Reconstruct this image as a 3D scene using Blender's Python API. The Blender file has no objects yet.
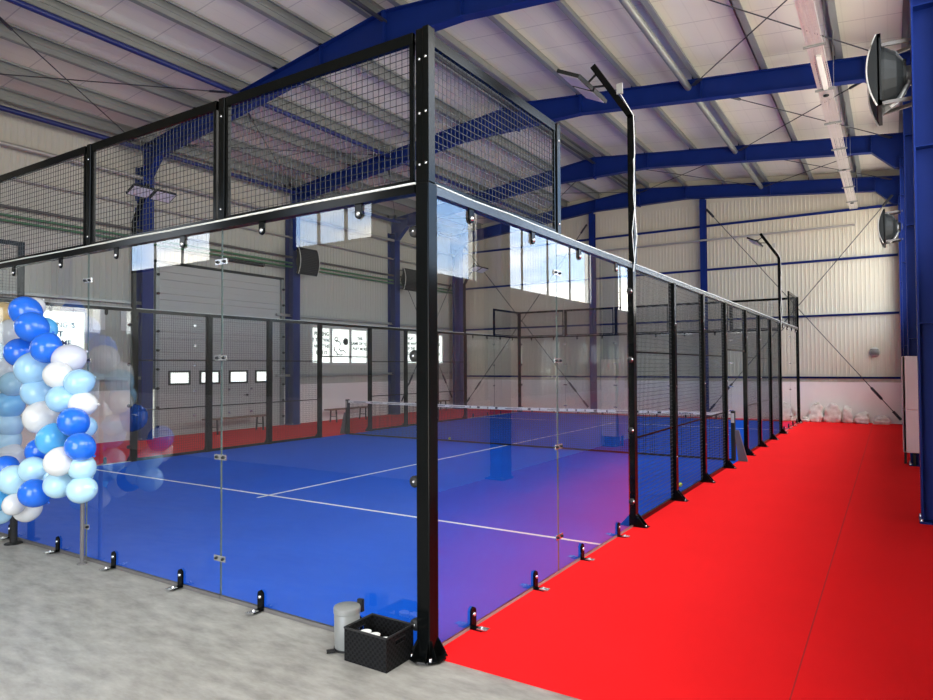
import bpy, math, random
from mathutils import Vector, Matrix
random.seed(7)
SC = bpy.context.scene
COL = SC.collection
V = Vector

# ------------------------------------------------------------------ camera
cam_d = bpy.data.cameras.new('camera'); cam = bpy.data.objects.new('camera', cam_d); COL.objects.link(cam)
cam_d.sensor_width = 36.0; cam_d.lens = 661.725/933*36.0; cam_d.clip_start = 0.02; cam_d.clip_end = 300
cF = V((-0.53958988, 0.84155184, 0.02516493)); cR = V((0.84174218, 0.5398577, -0.00487514)); cU = V((0.01768816, -0.01855181, 0.99967143))
CP = V((2.49480879, -3.40032075, 1.83034613))
m = Matrix((cR, cU, -cF)).transposed().to_4x4(); m.translation = CP
cam.matrix_world = m
SC.camera = cam

# ------------------------------------------------------------------ world, light, exposure
SKY = 5.6
EXPOSURE = 1.08
SC.view_settings.view_transform = 'Standard'; SC.view_settings.look = 'None'
SC.view_settings.gamma = 1.0; SC.view_settings.use_curve_mapping = False
SC.view_settings.exposure = EXPOSURE
try:
    SC.cycles.transparent_max_bounces = 40
    SC.cycles.max_bounces = 12; SC.cycles.diffuse_bounces = 6; SC.cycles.glossy_bounces = 5
    SC.cycles.sample_clamp_indirect = 6.0
except Exception:
    pass
W = bpy.data.worlds.new('sky'); SC.world = W; W.use_nodes = True
nt = W.node_tree; N = nt.nodes; N.clear(); Lk = nt.links.new
out = N.new('ShaderNodeOutputWorld'); bg = N.new('ShaderNodeBackground')
tc = N.new('ShaderNodeTexCoord'); sp = N.new('ShaderNodeSeparateXYZ'); Lk(tc.outputs['Generated'], sp.inputs[0])
rp = N.new('ShaderNodeValToRGB'); Lk(sp.outputs['Z'], rp.inputs[0])
e = rp.color_ramp.elements
e[0].position = 0.0; e[0].color = (0.66, 0.60, 0.52, 1)
e[1].position = 1.0; e[1].color = (1.4, 1.4, 1.4, 1)
a = e.new(0.004); a.color = (0.42, 0.50, 0.58, 1)
a = e.new(0.25); a.color = (0.23, 0.38, 0.62, 1)
a = e.new(0.45); a.color = (0.86, 0.92, 1.0, 1)
mp = N.new('ShaderNodeMapping'); mp.inputs['Scale'].default_value = (3.2, 3.2, 8.5); Lk(tc.outputs['Generated'], mp.inputs[0])
nz = N.new('ShaderNodeTexNoise'); nz.inputs['Scale'].default_value = 1.3; nz.inputs['Detail'].default_value = 6; Lk(mp.outputs[0], nz.inputs[0])
cr = N.new('ShaderNodeValToRGB'); cr.color_ramp.elements[0].position = 0.44; cr.color_ramp.elements[1].position = 0.62; Lk(nz.outputs[0], cr.inputs[0])
gt = N.new('ShaderNodeMath'); gt.operation = 'GREATER_THAN'; gt.inputs[1].default_value = 0.003; Lk(sp.outputs['Z'], gt.inputs[0])
mu = N.new('ShaderNodeMath'); mu.operation = 'MULTIPLY'; Lk(cr.outputs[0], mu.inputs[0]); Lk(gt.outputs[0], mu.inputs[1])
mx = N.new('ShaderNodeMix'); mx.data_type = 'RGBA'; Lk(mu.outputs[0], mx.inputs[0]); Lk(rp.outputs[0], mx.inputs[6]); mx.inputs[7].default_value = (0.86, 0.80, 0.70, 1)
Lk(mx.outputs[2], bg.inputs[0]); bg.inputs[1].default_value = SKY; Lk(bg.outputs[0], out.inputs[0])

# ------------------------------------------------------------------ hall dimensions
XL, XR, YB, YF = -13.8, 3.1, -5.2, 20.85
RX = -5.25                                   # ridge line
FR = [-4.4, 0.8, 5.97, 11.1, 16.2, 20.6]     # portal frames
def rz(x): return 8.38 - 0.1*abs(x-RX)       # rafter top

def area(name, loc, rot, sx, sy, power, color=(1, 1, 1), portal=False):
    l = bpy.data.lights.new(name, 'AREA'); l.shape = 'RECTANGLE'; l.size = sx; l.size_y = sy; l.energy = power; l.color = color
    o = bpy.data.objects.new(name, l); COL.objects.link(o); o.location = loc; o.rotation_euler = rot
    if portal:
        try: l.cycles.is_portal = True
        except Exception: pass
    return o
H = math.pi/2
WIN_R = [(-3.9, 0.35), (1.2, 5.66), (6.22, 10.5), (11.38, 15.85), (16.5, 20.3)]
WZ0, WZ1 = 3.15, 6.7
WIN_B = [(-12.3, -9.3), (-6.9, -4.9)]
ADDED_GATE_B = (-2.5, 1.5)  # opening in the back wall, added out of view to brighten the hall
WIN_L = [(-3.4, 0.2), (1.3, 5.12), (12.38, 15.3), (17.4, 20.2)]
for (y0, y1) in WIN_R: area('daylight_portal', (XR+0.3, (y0+y1)/2, (WZ0+WZ1)/2), (0, H, 0), WZ1-WZ0, y1-y0, 1, portal=True)
for (x0, x1) in WIN_B: area('daylight_portal', ((x0+x1)/2, YB-0.3, 4.7), (H, 0, 0), x1-x0, 1.4, 1, portal=True)
area('daylight_portal', (sum(ADDED_GATE_B)/2, YB-0.3, 2.1), (H, 0, 0), ADDED_GATE_B[1]-ADDED_GATE_B[0], 4.2, 1, portal=True)

# ------------------------------------------------------------------ materials
def new_mat(name):
    m = bpy.data.materials.new(name); m.use_nodes = True
    return m, m.node_tree.nodes, m.node_tree.links.new
def mat(name, col, rough=0.5, metal=0.0, noise=0.0, nscale=8.0, bump=0.0, bscale=60.0, coat=0.0, spec=0.5, stretch=(1, 1, 1)):
    m, n, L = new_mat(name); b = n['Principled BSDF']
    b.inputs['Base Color'].default_value = (*col, 1); b.inputs['Roughness'].default_value = rough
    b.inputs['Metallic'].default_value = metal; b.inputs['Coat Weight'].default_value = coat
    b.inputs['Specular IOR Level'].default_value = spec
    t = n.new('ShaderNodeTexCoord'); mp = n.new('ShaderNodeMapping'); mp.inputs['Scale'].default_value = stretch; L(t.outputs['Object'], mp.inputs[0])
    if noise > 0:
        z = n.new('ShaderNodeTexNoise'); z.inputs['Scale'].default_value = nscale; z.inputs['Detail'].default_value = 5; L(mp.outputs[0], z.inputs[0])
        h = n.new('ShaderNodeMix'); h.data_type = 'RGBA'
        h.inputs[6].default_value = (*[c*(1-noise) for c in col], 1); h.inputs[7].default_value = (*[min(1, c*(1+noise)) for c in col], 1)
        L(z.outputs[0], h.inputs[0]); L(h.outputs[2], b.inputs['Base Color'])
    if bump > 0:
        z2 = n.new('ShaderNodeTexNoise'); z2.inputs['Scale'].default_value = bscale; L(mp.outputs[0], z2.inputs[0])
        bp = n.new('ShaderNodeBump'); bp.inputs['Strength'].default_value = bump; bp.inputs['Distance'].default_value = 0.01; L(z2.outputs[0], bp.inputs['Height']); L(bp.outputs[0], b.inputs['Normal'])
    return m
M = {}
M['black'] = mat('black_paint', (0.003, 0.0035, 0.0035), 0.16, noise=0.2, nscale=3, spec=0.12)
M['wire'] = mat('black_wire', (0.012, 0.014, 0.014), 0.45, noise=0.1)
M['rail'] = mat('rail_paint', (0.014, 0.018, 0.019), 0.25, metal=0.0, noise=0.2, nscale=3, spec=0.6)
M['steel'] = mat('bright_steel', (0.75, 0.76, 0.78), 0.25, metal=1.0, noise=0.1)
M['galv'] = mat('galvanised', (0.30, 0.32, 0.31), 0.45, metal=0.6, noise=0.18, nscale=5, stretch=(1, .2, 1))
M['galvw'] = mat('tray_metal', (0.74, 0.70, 0.69), 0.38, metal=0.8, noise=0.1, nscale=5)
M['blue'] = mat('blue_steel', (0.006, 0.022, 0.16), 0.45, noise=0.18, nscale=2.5, bump=0.05, bscale=30, spec=0.12)
M['blued'] = mat('blue_steel_tube', (0.010, 0.020, 0.13), 0.4, noise=0.18)
M['cable'] = mat('white_cable', (0.75, 0.77, 0.75), 0.5, noise=0.06)
M['rod'] = mat('dark_rod', (0.02, 0.022, 0.035), 0.45, noise=0.1)
M['cream'] = mat('cream_cladding', (0.60, 0.565, 0.455), 0.55, noise=0.04, nscale=1.2)
M['grey_clad'] = mat('grey_cladding', (0.50, 0.495, 0.44), 0.45, noise=0.04, nscale=1.2)
M['base'] = mat('white_wall_panel', (0.90, 0.87, 0.84), 0.6, noise=0.05, nscale=2, bump=0.05)
M['door'] = mat('door_panel', (0.47, 0.475, 0.45), 0.4, noise=0.04, nscale=3)
M['dark'] = mat('dark_plastic', (0.010, 0.012, 0.013), 0.55, spec=0.25, noise=0.15)
M['rubber'] = mat('black_rubber', (0.008, 0.008, 0.008), 0.6, noise=0.1)
M['pipe_green'] = mat('green_pipe', (0.06, 0.20, 0.09), 0.4, noise=0.1)
M['pipe_grey'] = mat('grey_pipe', (0.40, 0.40, 0.38), 0.4, metal=0.3, noise=0.1)
M['pipe_dark'] = mat('dark_pipe', (0.10, 0.09, 0.085), 0.5, noise=0.1)
M['line'] = mat('white_line', (0.93, 0.94, 0.95), 0.8, noise=0.03, nscale=60)
M['tape'] = mat('white_net_tape', (0.92, 0.92, 0.90), 0.7, noise=0.05)
M['net'] = mat('net_cord', (0.01, 0.011, 0.015), 0.8, noise=0.1)
M['ink'] = mat('black_print', (0.02, 0.02, 0.02), 0.6, noise=0.1)
M['bin'] = mat('grey_bin', (0.21, 0.215, 0.205), 0.35, noise=0.06, nscale=4)
M['weave'] = None
M['paper'] = mat('white_paper', (0.85, 0.85, 0.83), 0.7, noise=0.04)
M['ball'] = mat('tennis_felt', (0.62, 0.80, 0.08), 0.9, noise=0.2, nscale=40, bump=0.2, bscale=200)
M['sack'] = mat('sack_weave', (0.86, 0.80, 0.66), 0.8, noise=0.5, nscale=9, bump=0.6, bscale=14)
M['wood'] = mat('bench_wood', (0.20, 0.11, 0.07), 0.55, noise=0.35, nscale=6, stretch=(8, 1, 8))
M['mat'] = mat('white_pad', (0.74, 0.70, 0.69), 0.55, noise=0.06, nscale=3, bump=0.25, bscale=6)
M['lens'] = mat('lamp_glass', (0.58, 0.57, 0.60), 0.35, noise=0.12, nscale=40)
M['shell'] = mat('pale_shell', (0.62, 0.62, 0.58), 0.4, noise=0.06)
M['motor'] = mat('fan_motor', (0.30, 0.31, 0.31), 0.35, metal=0.6, noise=0.2)
M['pole'] = mat('grey_pole', (0.14, 0.13, 0.125), 0.45, noise=0.1)
M['clamp'] = mat('clamp_steel', (0.70, 0.71, 0.72), 0.25, metal=0.9, noise=0.1)

def weave_mat():
    m, n, L = new_mat('woven_black'); b = n['Principled BSDF']; b.inputs['Roughness'].default_value = 0.55; b.inputs['Specular IOR Level'].default_value = 0.15
    t = n.new('ShaderNodeTexCoord'); c = n.new('ShaderNodeTexChecker'); c.inputs['Scale'].default_value = 55
    c.inputs[1].default_value = (0.003, 0.003, 0.003, 1); c.inputs[2].default_value = (0.012, 0.012, 0.013, 1)
    L(t.outputs['Object'], c.inputs[0]); L(c.outputs[0], b.inputs['Base Color'])
    bp = n.new('ShaderNodeBump'); bp.inputs['Distance'].default_value = 0.003; L(c.outputs[1], bp.inputs['Height']); L(bp.outputs[0], b.inputs['Normal'])
    return m
M['weave'] = weave_mat()

def carpet(name, c0, c1, rough=0.95, seams=None, scale=180):
    m, n, L = new_mat(name); b = n['Principled BSDF']; b.inputs['Roughness'].default_value = rough; b.inputs['Specular IOR Level'].default_value = 0.12
    t = n.new('ShaderNodeTexCoord'); z = n.new('ShaderNodeTexNoise'); z.inputs['Scale'].default_value = scale; z.inputs['Detail'].default_value = 4
    L(t.outputs['Object'], z.inputs[0])
    z3 = n.new('ShaderNodeTexNoise'); z3.inputs['Scale'].default_value = 1.1; z3.inputs['Detail'].default_value = 3; L(t.outputs['Object'], z3.inputs[0])
    ad = n.new('ShaderNodeMath'); ad.operation = 'ADD'; ml = n.new('ShaderNodeMath'); ml.operation = 'MULTIPLY'; ml.inputs[1].default_value = 0.5
    L(z3.outputs[0], ml.inputs[0]); L(z.outputs[0], ad.inputs[0]); L(ml.outputs[0], ad.inputs[1])
    rm = n.new('ShaderNodeMapRange'); rm.inputs[1].default_value = 0.45; rm.inputs[2].default_value = 1.05; L(ad.outputs[0], rm.inputs[0])
    h = n.new('ShaderNodeMix'); h.data_type = 'RGBA'; h.inputs[6].default_value = (*c0, 1); h.inputs[7].default_value = (*c1, 1)
    L(rm.outputs[0], h.inputs[0]); L(h.outputs[2], b.inputs['Base Color'])
    bp = n.new('ShaderNodeBump'); bp.inputs['Distance'].default_value = 0.008; bp.inputs['Strength'].default_value = 0.5; L(z.outputs[0], bp.inputs['Height']); L(bp.outputs[0], b.inputs['Normal'])
    return m
M['red'] = carpet('red_carpet', (0.84, 0.008, 0.010), (0.96, 0.014, 0.018))
M['turf'] = carpet('blue_turf', (0.001, 0.085, 0.62), (0.002, 0.12, 0.80))

def floor_mat():
    m, n, L = new_mat('grey_floor'); b = n['Principled BSDF']; b.inputs['Roughness'].default_value = 0.42
    t = n.new('ShaderNodeTexCoord'); mp = n.new('ShaderNodeMapping'); mp.inputs['Scale'].default_value = (1, 2.6, 1); mp.inputs['Rotation'].default_value = (0, 0, 0.5); L(t.outputs['Object'], mp.inputs[0])
    z = n.new('ShaderNodeTexNoise'); z.inputs['Scale'].default_value = 3.4; z.inputs['Detail'].default_value = 9; z.inputs['Roughness'].default_value = 0.66; L(mp.outputs[0], z.inputs[0])
    c = n.new('ShaderNodeValToRGB'); L(z.outputs[0], c.inputs[0])
    c.color_ramp.elements[0].position = 0.32; c.color_ramp.elements[0].color = (0.215, 0.207, 0.187, 1)
    c.color_ramp.elements[1].position = 0.68; c.color_ramp.elements[1].color = (0.40, 0.387, 0.353, 1)
    L(c.outputs[0], b.inputs['Base Color']); return m
M['floor'] = floor_mat()

def ceil_mat():
    m, n, L = new_mat('ceiling_panel'); b = n['Principled BSDF']; b.inputs['Roughness'].default_value = 0.42; b.inputs['Specular IOR Level'].default_value = 0.45
    t = n.new('ShaderNodeTexCoord'); s = n.new('ShaderNodeSeparateXYZ'); L(t.outputs['Object'], s.inputs[0])
    def tri(sock, per, width, off=0.0):
        a0 = n.new('ShaderNodeMath'); a0.operation = 'ADD'; a0.inputs[1].default_value = off+100; L(sock, a0.inputs[0])
        a = n.new('ShaderNodeMath'); a.operation = 'MODULO'; a.inputs[1].default_value = per; L(a0.outputs[0], a.inputs[0])
        c = n.new('ShaderNodeMath'); c.operation = 'LESS_THAN'; c.inputs[1].default_value = width; L(a.outputs[0], c.inputs[0]); return c.outputs[0]
    j = tri(s.outputs['Y'], 1.0, 0.022); rb = tri(s.outputs['X'], .334, .022)
    h = n.new('ShaderNodeMix'); h.data_type = 'RGBA'; hb = n.new('ShaderNodeMix'); hb.data_type = 'RGBA'; hb.inputs[6].default_value = (0.70, 0.68, 0.60, 1); hb.inputs[7].default_value = (0.66, 0.64, 0.565, 1); L(rb, hb.inputs[0]); L(hb.outputs[2], h.inputs[6]); h.inputs[7].default_value = (0.48, 0.46, 0.42, 1); L(j, h.inputs[0])
    L(h.outputs[2], b.inputs['Base Color'])
    wv = n.new('ShaderNodeTexWave'); wv.wave_type = 'BANDS'; wv.bands_direction = 'X'; wv.inputs['Scale'].default_value = 0.55; wv.inputs['Distortion'].default_value = 0.6
    L(t.outputs['Object'], wv.inputs[0])
    bp = n.new('ShaderNodeBump'); bp.inputs['Distance'].default_value = 0.012; bp.inputs['Strength'].default_value = 0.4; L(wv.outputs[1], bp.inputs['Height']); L(bp.outputs[0], b.inputs['Normal'])
    return m
M['ceil'] = ceil_mat()

def glass_mat(name, tint, k=1.9):
    m, n, L = new_mat(name); n.clear()
    o = n.new('ShaderNodeOutputMaterial'); tr = n.new('ShaderNodeBsdfTransparent'); tr0 = n.new('ShaderNodeBsdfTransparent')
    tr.inputs[0].default_value = (*tint, 1)
    gl = n.new('ShaderNodeBsdfGlossy'); gl.inputs['Roughness'].default_value = 0.0; gl.inputs[0].default_value = (1, 1, 1, 1)
    fr = n.new('ShaderNodeFresnel'); fr.inputs[0].default_value = 1.5
    mm = n.new('ShaderNodeMath'); mm.operation = 'MULTIPLY'; mm.inputs[1].default_value = k; mm.use_clamp = True; L(fr.outputs[0], mm.inputs[0])
    # faint dust so that the pane is a surface of its own
    tcn = n.new('ShaderNodeTexCoord'); z = n.new('ShaderNodeTexNoise'); z.inputs['Scale'].default_value = 2.0; L(tcn.outputs['Object'], z.inputs[0])
    df = n.new('ShaderNodeBsdfDiffuse'); df.inputs[0].default_value = (0.8, 0.85, 0.83, 1)
    zm = n.new('ShaderNodeMath'); zm.operation = 'MULTIPLY'; zm.inputs[1].default_value = 0.006; L(z.outputs[0], zm.inputs[0])
    s0 = n.new('ShaderNodeMixShader'); L(zm.outputs[0], s0.inputs[0]); L(tr.outputs[0], s0.inputs[1]); L(df.outputs[0], s0.inputs[2])
    s1 = n.new('ShaderNodeMixShader'); L(mm.outputs[0], s1.inputs[0]); L(s0.outputs[0], s1.inputs[1]); L(gl.outputs[0], s1.inputs[2])
    g = n.new('ShaderNodeNewGeometry'); s2 = n.new('ShaderNodeMixShader'); L(g.outputs['Backfacing'], s2.inputs[0]); L(s1.outputs[0], s2.inputs[1]); L(tr0.outputs[0], s2.inputs[2])
    L(s2.outputs[0], o.inputs[0]); return m
M['glass'] = glass_mat('toughened_glass', (0.91, 0.95, 0.925), 1.6)
M['win'] = glass_mat('window_glass', (0.94, 0.96, 0.97), 1.9)
M['edge'] = mat('glass_edge', (0.10, 0.14, 0.13), 0.5, noise=0.1, spec=0.2)

def film_mat():
    m, n, L = new_mat('white_window_film'); n.clear()
    o = n.new('ShaderNodeOutputMaterial'); tl = n.new('ShaderNodeBsdfTranslucent'); tl.inputs[0].default_value = (0.72, 0.75, 0.75, 1)
    df = n.new('ShaderNodeBsdfDiffuse'); t = n.new('ShaderNodeTexCoord'); z = n.new('ShaderNodeTexNoise'); z.inputs['Scale'].default_value = 1.5; L(t.outputs['Object'], z.inputs[0])
    c = n.new('ShaderNodeValToRGB'); c.color_ramp.elements[0].color = (0.75, 0.78, 0.78, 1); c.color_ramp.elements[1].color = (0.85, 0.86, 0.86, 1); L(z.outputs[0], c.inputs[0]); L(c.outputs[0], df.inputs[0])
    s = n.new('ShaderNodeMixShader'); s.inputs[0].default_value = 0.35; L(tl.outputs[0], s.inputs[1]); L(df.outputs[0], s.inputs[2]); L(s.outputs[0], o.inputs[0]); return m
M['film'] = film_mat()

def balloon_mat(name, col):
    m = mat(name, col, 0.22, noise=0.04, nscale=3, coat=0.3)
    b = m.node_tree.nodes['Principled BSDF']; b.inputs['Subsurface Weight'].default_value = 0.15; b.inputs['Subsurface Radius'].default_value = (.05, .05, .05); b.inputs['Subsurface Scale'].default_value = 0.5
    return m
BM = {'deep blue': balloon_mat('balloon_deep_blue', (0.018, 0.17, 0.82)),
      'sky blue': balloon_mat('balloon_sky_blue', (0.10, 0.46, 0.86)),
      'pale blue': balloon_mat('balloon_pale_blue', (0.36, 0.62, 0.86)),
      'ice blue': balloon_mat('balloon_ice_blue', (0.48, 0.74, 0.86)),
      'white': balloon_mat('balloon_white', (0.76, 0.77, 0.76)),
      'pearl': balloon_mat('balloon_pearl', (0.62, 0.64, 0.74)),
      'gold': balloon_mat('balloon_gold', (0.72, 0.46, 0.16))}

# ------------------------------------------------------------------ mesh builder
class MB:
    def __init__(s): s.v = []; s.f = []; s.mi = []; s.sm = []
    def add(s, vs, fs, mi=0, smooth=False):
        o = len(s.v); s.v += [V(p) for p in vs]; s.f += [[i+o for i in f] for f in fs]; s.mi += [mi]*len(fs); s.sm += [smooth]*len(fs); return s
    def box(s, a, b, mi=0):
        x0, y0, z0 = (min(a[i], b[i]) for i in range(3)); x1, y1, z1 = (max(a[i], b[i]) for i in range(3))
        return s.add([(x0, y0, z0), (x1, y0, z0), (x1, y1, z0), (x0, y1, z0), (x0, y0, z1), (x1, y0, z1), (x1, y1, z1), (x0, y1, z1)],
              [(0, 3, 2, 1), (4, 5, 6, 7), (0, 1, 5, 4), (1, 2, 6, 5), (2, 3, 7, 6), (3, 0, 4, 7)], mi)
    def bar(s, p, q, w, h=None, up=(0, 0, 1), mi=0):
        p, q, up = V(p), V(q), V(up); h = h or w; d = (q-p).normalized(); sd = d.cross(up)
        if sd.length < 1e-4: sd = d.cross(V((1, 0, 0)))
        sd.normalize(); u = sd.cross(d).normalized(); sd = sd*w/2; u = u*h/2
        return s.add([p-sd-u, p+sd-u, p+sd+u, p-sd+u, q-sd-u, q+sd-u, q+sd+u, q-sd+u],
              [(0, 1, 2, 3), (7, 6, 5, 4), (4, 5, 1, 0), (5, 6, 2, 1), (6, 7, 3, 2), (7, 4, 0, 3)], mi)
    def tube(s, pts, r, n=8, mi=0, caps=True, smooth=True):
        pts = [V(p) for p in pts]; rs = r if isinstance(r, (list, tuple)) else [r]*len(pts); rings = []
        for i, p in enumerate(pts):
            d = (pts[min(i+1, len(pts)-1)]-pts[max(i-1, 0)]).normalized(); up = V((0, 0, 1)) if abs(d.z) < 0.95 else V((1, 0, 0))
            a = d.cross(up).normalized(); b = a.cross(d).normalized()
            rings.append([p+(a*math.cos(2*math.pi*k/n)+b*math.sin(2*math.pi*k/n))*rs[i] for k in range(n)])
        vs = [v for r_ in rings for v in r_]; fs = []
        for i in range(len(pts)-1):
            for k in range(n): fs.append((i*n+k, i*n+(k+1) % n, (i+1)*n+(k+1) % n, (i+1)*n+k))
        s.add(vs, [tuple(reversed(f)) for f in fs] if False else fs, mi, smooth)
        if caps: s.add(rings[0], [tuple(range(n))], mi); s.add(rings[-1], [tuple(reversed(range(n)))], mi)
        return s
    def lathe(s, prof, org, axis=(0, 0, 1), n=20, mi=0, smooth=True, scale2=1.0):
        ax = V(axis).normalized(); up = V((0, 0, 1)) if abs(ax.z) < 0.95 else V((1, 0, 0)); a = ax.cross(up).normalized(); b = ax.cross(a).normalized(); org = V(org)
        vs = []
        for (r, h) in prof:
            for k in range(n): t = 2*math.pi*k/n; vs.append(org+ax*h+(a*math.cos(t)+b*math.sin(t)*scale2)*r)
        fs = []
        for i in range(len(prof)-1):
            for k in range(n): fs.append((i*n+k, (i+1)*n+k, (i+1)*n+(k+1) % n, i*n+(k+1) % n))
        return s.add(vs, fs, mi, smooth)
    def prism(s, poly, d, mi=0):
        poly = [V(p) for p in poly]; d = V(d); n = len(poly)
        s.add(poly+[p+d for p in poly], [tuple(range(n))[::-1], tuple(range(n, 2*n))]+[(i, (i+1) % n, (i+1) % n+n, i+n) for i in range(n)], mi); return s
    def build(s, name, mats, parent=None, bevel=0.0):
        me = bpy.data.meshes.new(name)
        org = ORG.get(parent.name, V((0, 0, 0))) if parent else V((0, 0, 0))
        me.from_pydata([tuple(p-org) for p in s.v], [], s.f); me.validate()
        mats = mats if isinstance(mats, (list, tuple)) else [mats]
        for mm in mats: me.materials.append(mm)
        if len(me.polygons) == len(s.f):
            me.polygons.foreach_set('material_index', s.mi); me.polygons.foreach_set('use_smooth', s.sm)
        o = bpy.data.objects.new(name, me); COL.objects.link(o)
        if parent: o.parent = parent; ORG[o.name] = org
        fix(o)
        if bevel > 0:
            b = o.modifiers.new('bevel', 'BEVEL'); b.width = bevel; b.segments = 2; b.limit_method = 'ANGLE'
        return o
ORG = {}
import bmesh
def fix(o):
    bm = bmesh.new(); bm.from_mesh(o.data); bmesh.ops.recalc_face_normals(bm, faces=bm.faces); bm.to_mesh(o.data); bm.free()
def tag(o, label, cat, group=None, kind=None):
    if label: o['label'] = label
    if cat: o['category'] = cat
    if group: o['group'] = group
    if kind: o['kind'] = kind
    return o
def thing(name, label, cat, loc, group=None):
    o = bpy.data.objects.new(name, None); COL.objects.link(o); o.location = loc; o.empty_display_size = 0.1
    ORG[o.name] = V(loc); return tag(o, label, cat, group)
def single(name, mb, m, label, cat, group=None, bevel=0.0):
    # one mesh thing with its origin at its base centre
    lo = V((min(p.x for p in mb.v), min(p.y for p in mb.v), min(p.z for p in mb.v))); hi = V((max(p.x for p in mb.v), max(p.y for p in mb.v), max(p.z for p in mb.v)))
    c = V(((lo.x+hi.x)/2, (lo.y+hi.y)/2, lo.z))
    mb.v = [p-c for p in mb.v]; o = mb.build(name, m, None, bevel); o.location = c; ORG[o.name] = c
    return tag(o, label, cat, group)
def struct(name, mb, m, parent=None):
    o = mb.build(name, m, parent)
    if not parent: o['kind'] = 'structure'; ORG[o.name] = V((0, 0, 0))
    return o

# ------------------------------------------------------------------ floor and ceiling
mb = MB(); mb.box((XL-.2, YB-.2, -.2), (XR+.2, YF+.2, 0)); struct('floor', mb, M['floor'])
mb = MB(); mb.box((XL+.02, 0.06, .001), (-10.012, YF-.06, .012)); mb.box((0.012, 0.03, .001), (XR-.02, YF-.06, .012)); mb.box((-10.012, 20.012, .001), (0.012, YF-.06, .012))
tag(mb.build('red_carpet', M['red']), 'bright red carpet laid around the outside of the blue court', 'carpet')
mb = MB()
for (x, y0, y1) in [(2.0, .08, YF-.1)]: mb.box((x-.004, y0, .012), (x+.004, y1, .0128))
mb.build('seam', mat('carpet_seam', (0.5, 0.006, 0.008), .9, noise=.1), bpy.data.objects['red_carpet'])
mb = MB(); mb.box((-10.0, 0.012, .001), (0.0, 19.99, .012))
turf = tag(mb.build('artificial_turf', M['turf']), 'blue artificial turf inside the glass and mesh court', 'turf')
for y in (3.05, 16.95):
    MB().box((-9.98, y-.025, .0121), (-.02, y+.025, .0135)).build('service_line', M['line'], turf)
MB().box((-5.025, 2.85, .0121), (-4.975, 3.02, .0135)).box((-5.025, 3.08, .0121), (-4.975, 16.92, .0135)).box((-5.025, 16.98, .0121), (-4.975, 17.15, .0135)).build('centre_line', M['line'], turf)

mb = MB()
for (xa, xb) in ((XL-.1, RX), (RX, XR+.1)):
    za, zb = rz(xa)+.26, rz(xb)+.26
    mb.add([(xa, YB-.1, za), (xb, YB-.1, zb), (xb, YF+.1, zb), (xa, YF+.1, za), (xa, YB-.1, za+.1), (xb, YB-.1, zb+.1), (xb, YF+.1, zb+.1), (xa, YF+.1, za+.1)],
           [(0, 3, 2, 1), (4, 5, 6, 7), (0, 1, 5, 4), (1, 2, 6, 5), (2, 3, 7, 6), (3, 0, 4, 7)])
ceil = struct('ceiling', mb, M['ceil'])

# ------------------------------------------------------------------ walls
def corr(mb, axis, c, a, b, z0, z1, sgn, pitch=.2, d=.011, th=.06):
    """ribbed sheet in plane axis=c from a to b; the ribs stand towards sgn"""
    n = max(1, round((b-a)/pitch)); pts = []
    for i in range(n):
        s = a+(b-a)*i/n; w = (b-a)/n
        pts += [(s, 0), (s+w*.62, 0), (s+w*.70, d), (s+w*.92, d)]
    pts.append((b, 0))
    vs = []
    for (s, h) in pts:
        for z in (z0, z1):
            vs.append((c+sgn*h, s, z) if axis == 'x' else (s, c+sgn*h*.6, z))
    fs = [(2*i, 2*i+2, 2*i+3, 2*i+1) for i in range(len(pts)-1)]
    mb.add(vs, fs)
    if axis == 'x': mb.box((c-sgn*.005, a, z0), (c-sgn*th, b, z1))
    else: mb.box((a, c-sgn*.005, z0), (b, c-sgn*th, z1))
def wall(name, axis, c, a, b, sgn, holes, base_h, ztop, m_up, pitch=.2, extra=None):
    """holes: (a0, a1, z0, z1)"""
    mb = MB(); cuts = sorted({a, b} | {h[0] for h in holes} | {h[1] for h in holes})
    for s0, s1 in zip(cuts, cuts[1:]):
        mid = (s0+s1)/2; hs = sorted([(h[2], h[3]) for h in holes if h[0] < mid < h[1]])
        z = base_h
        for (h0, h1) in hs:
            if h0 > z: corr(mb, axis, c, s0, s1, z, h0, sgn, pitch)
            z = max(z, h1)
        zt = ztop(mid) if callable(ztop) else ztop
        if zt > z: corr(mb, axis, c, s0, s1, z, zt, sgn, pitch)
    return struct(name, mb, m_up)
DOOR = (6.86, 11.08, 0.0, 4.62)
LW = [(y0, y1, 1.9, 3.27) for (y0, y1) in WIN_L]
wall_l = wall('wall_left', 'x', XL, YB, YF, 1, LW+[DOOR], 1.28, rz(XL)+.3, M['grey_clad'], .14)
wall_r = wall('wall_right', 'x', XR, YB, YF, -1, [(y0, y1, WZ0, WZ1) for (y0, y1) in WIN_R], 1.28, rz(XR)+.3, M['cream'], .2)
wall_f = wall('wall_far', 'y', YF, XL, XR, -1, [], 1.28, 7.55, M['cream'], .12)
wall_b = wall('wall_back', 'y', YB, XL, XR, 1, [(x0, x1, 4.0, 5.4) for (x0, x1) in WIN_B]+[(ADDED_GATE_B[0], ADDED_GATE_B[1], 0, 4.2)], 1.28, 7.55, M['grey_clad'], .2)
for (nm, y, par) in (('gable', YF, wall_f), ('gable', YB-.06, wall_b)):
    mb = MB(); mb.prism([(XL, y, 7.55), (XR, y, 7.55), (XR, y, rz(XR)+.3), (RX, y, rz(RX)+.3), (XL, y, rz(XL)+.3)], (0, .06, 0)); mb.build(nm, M['cream'], par)
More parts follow.
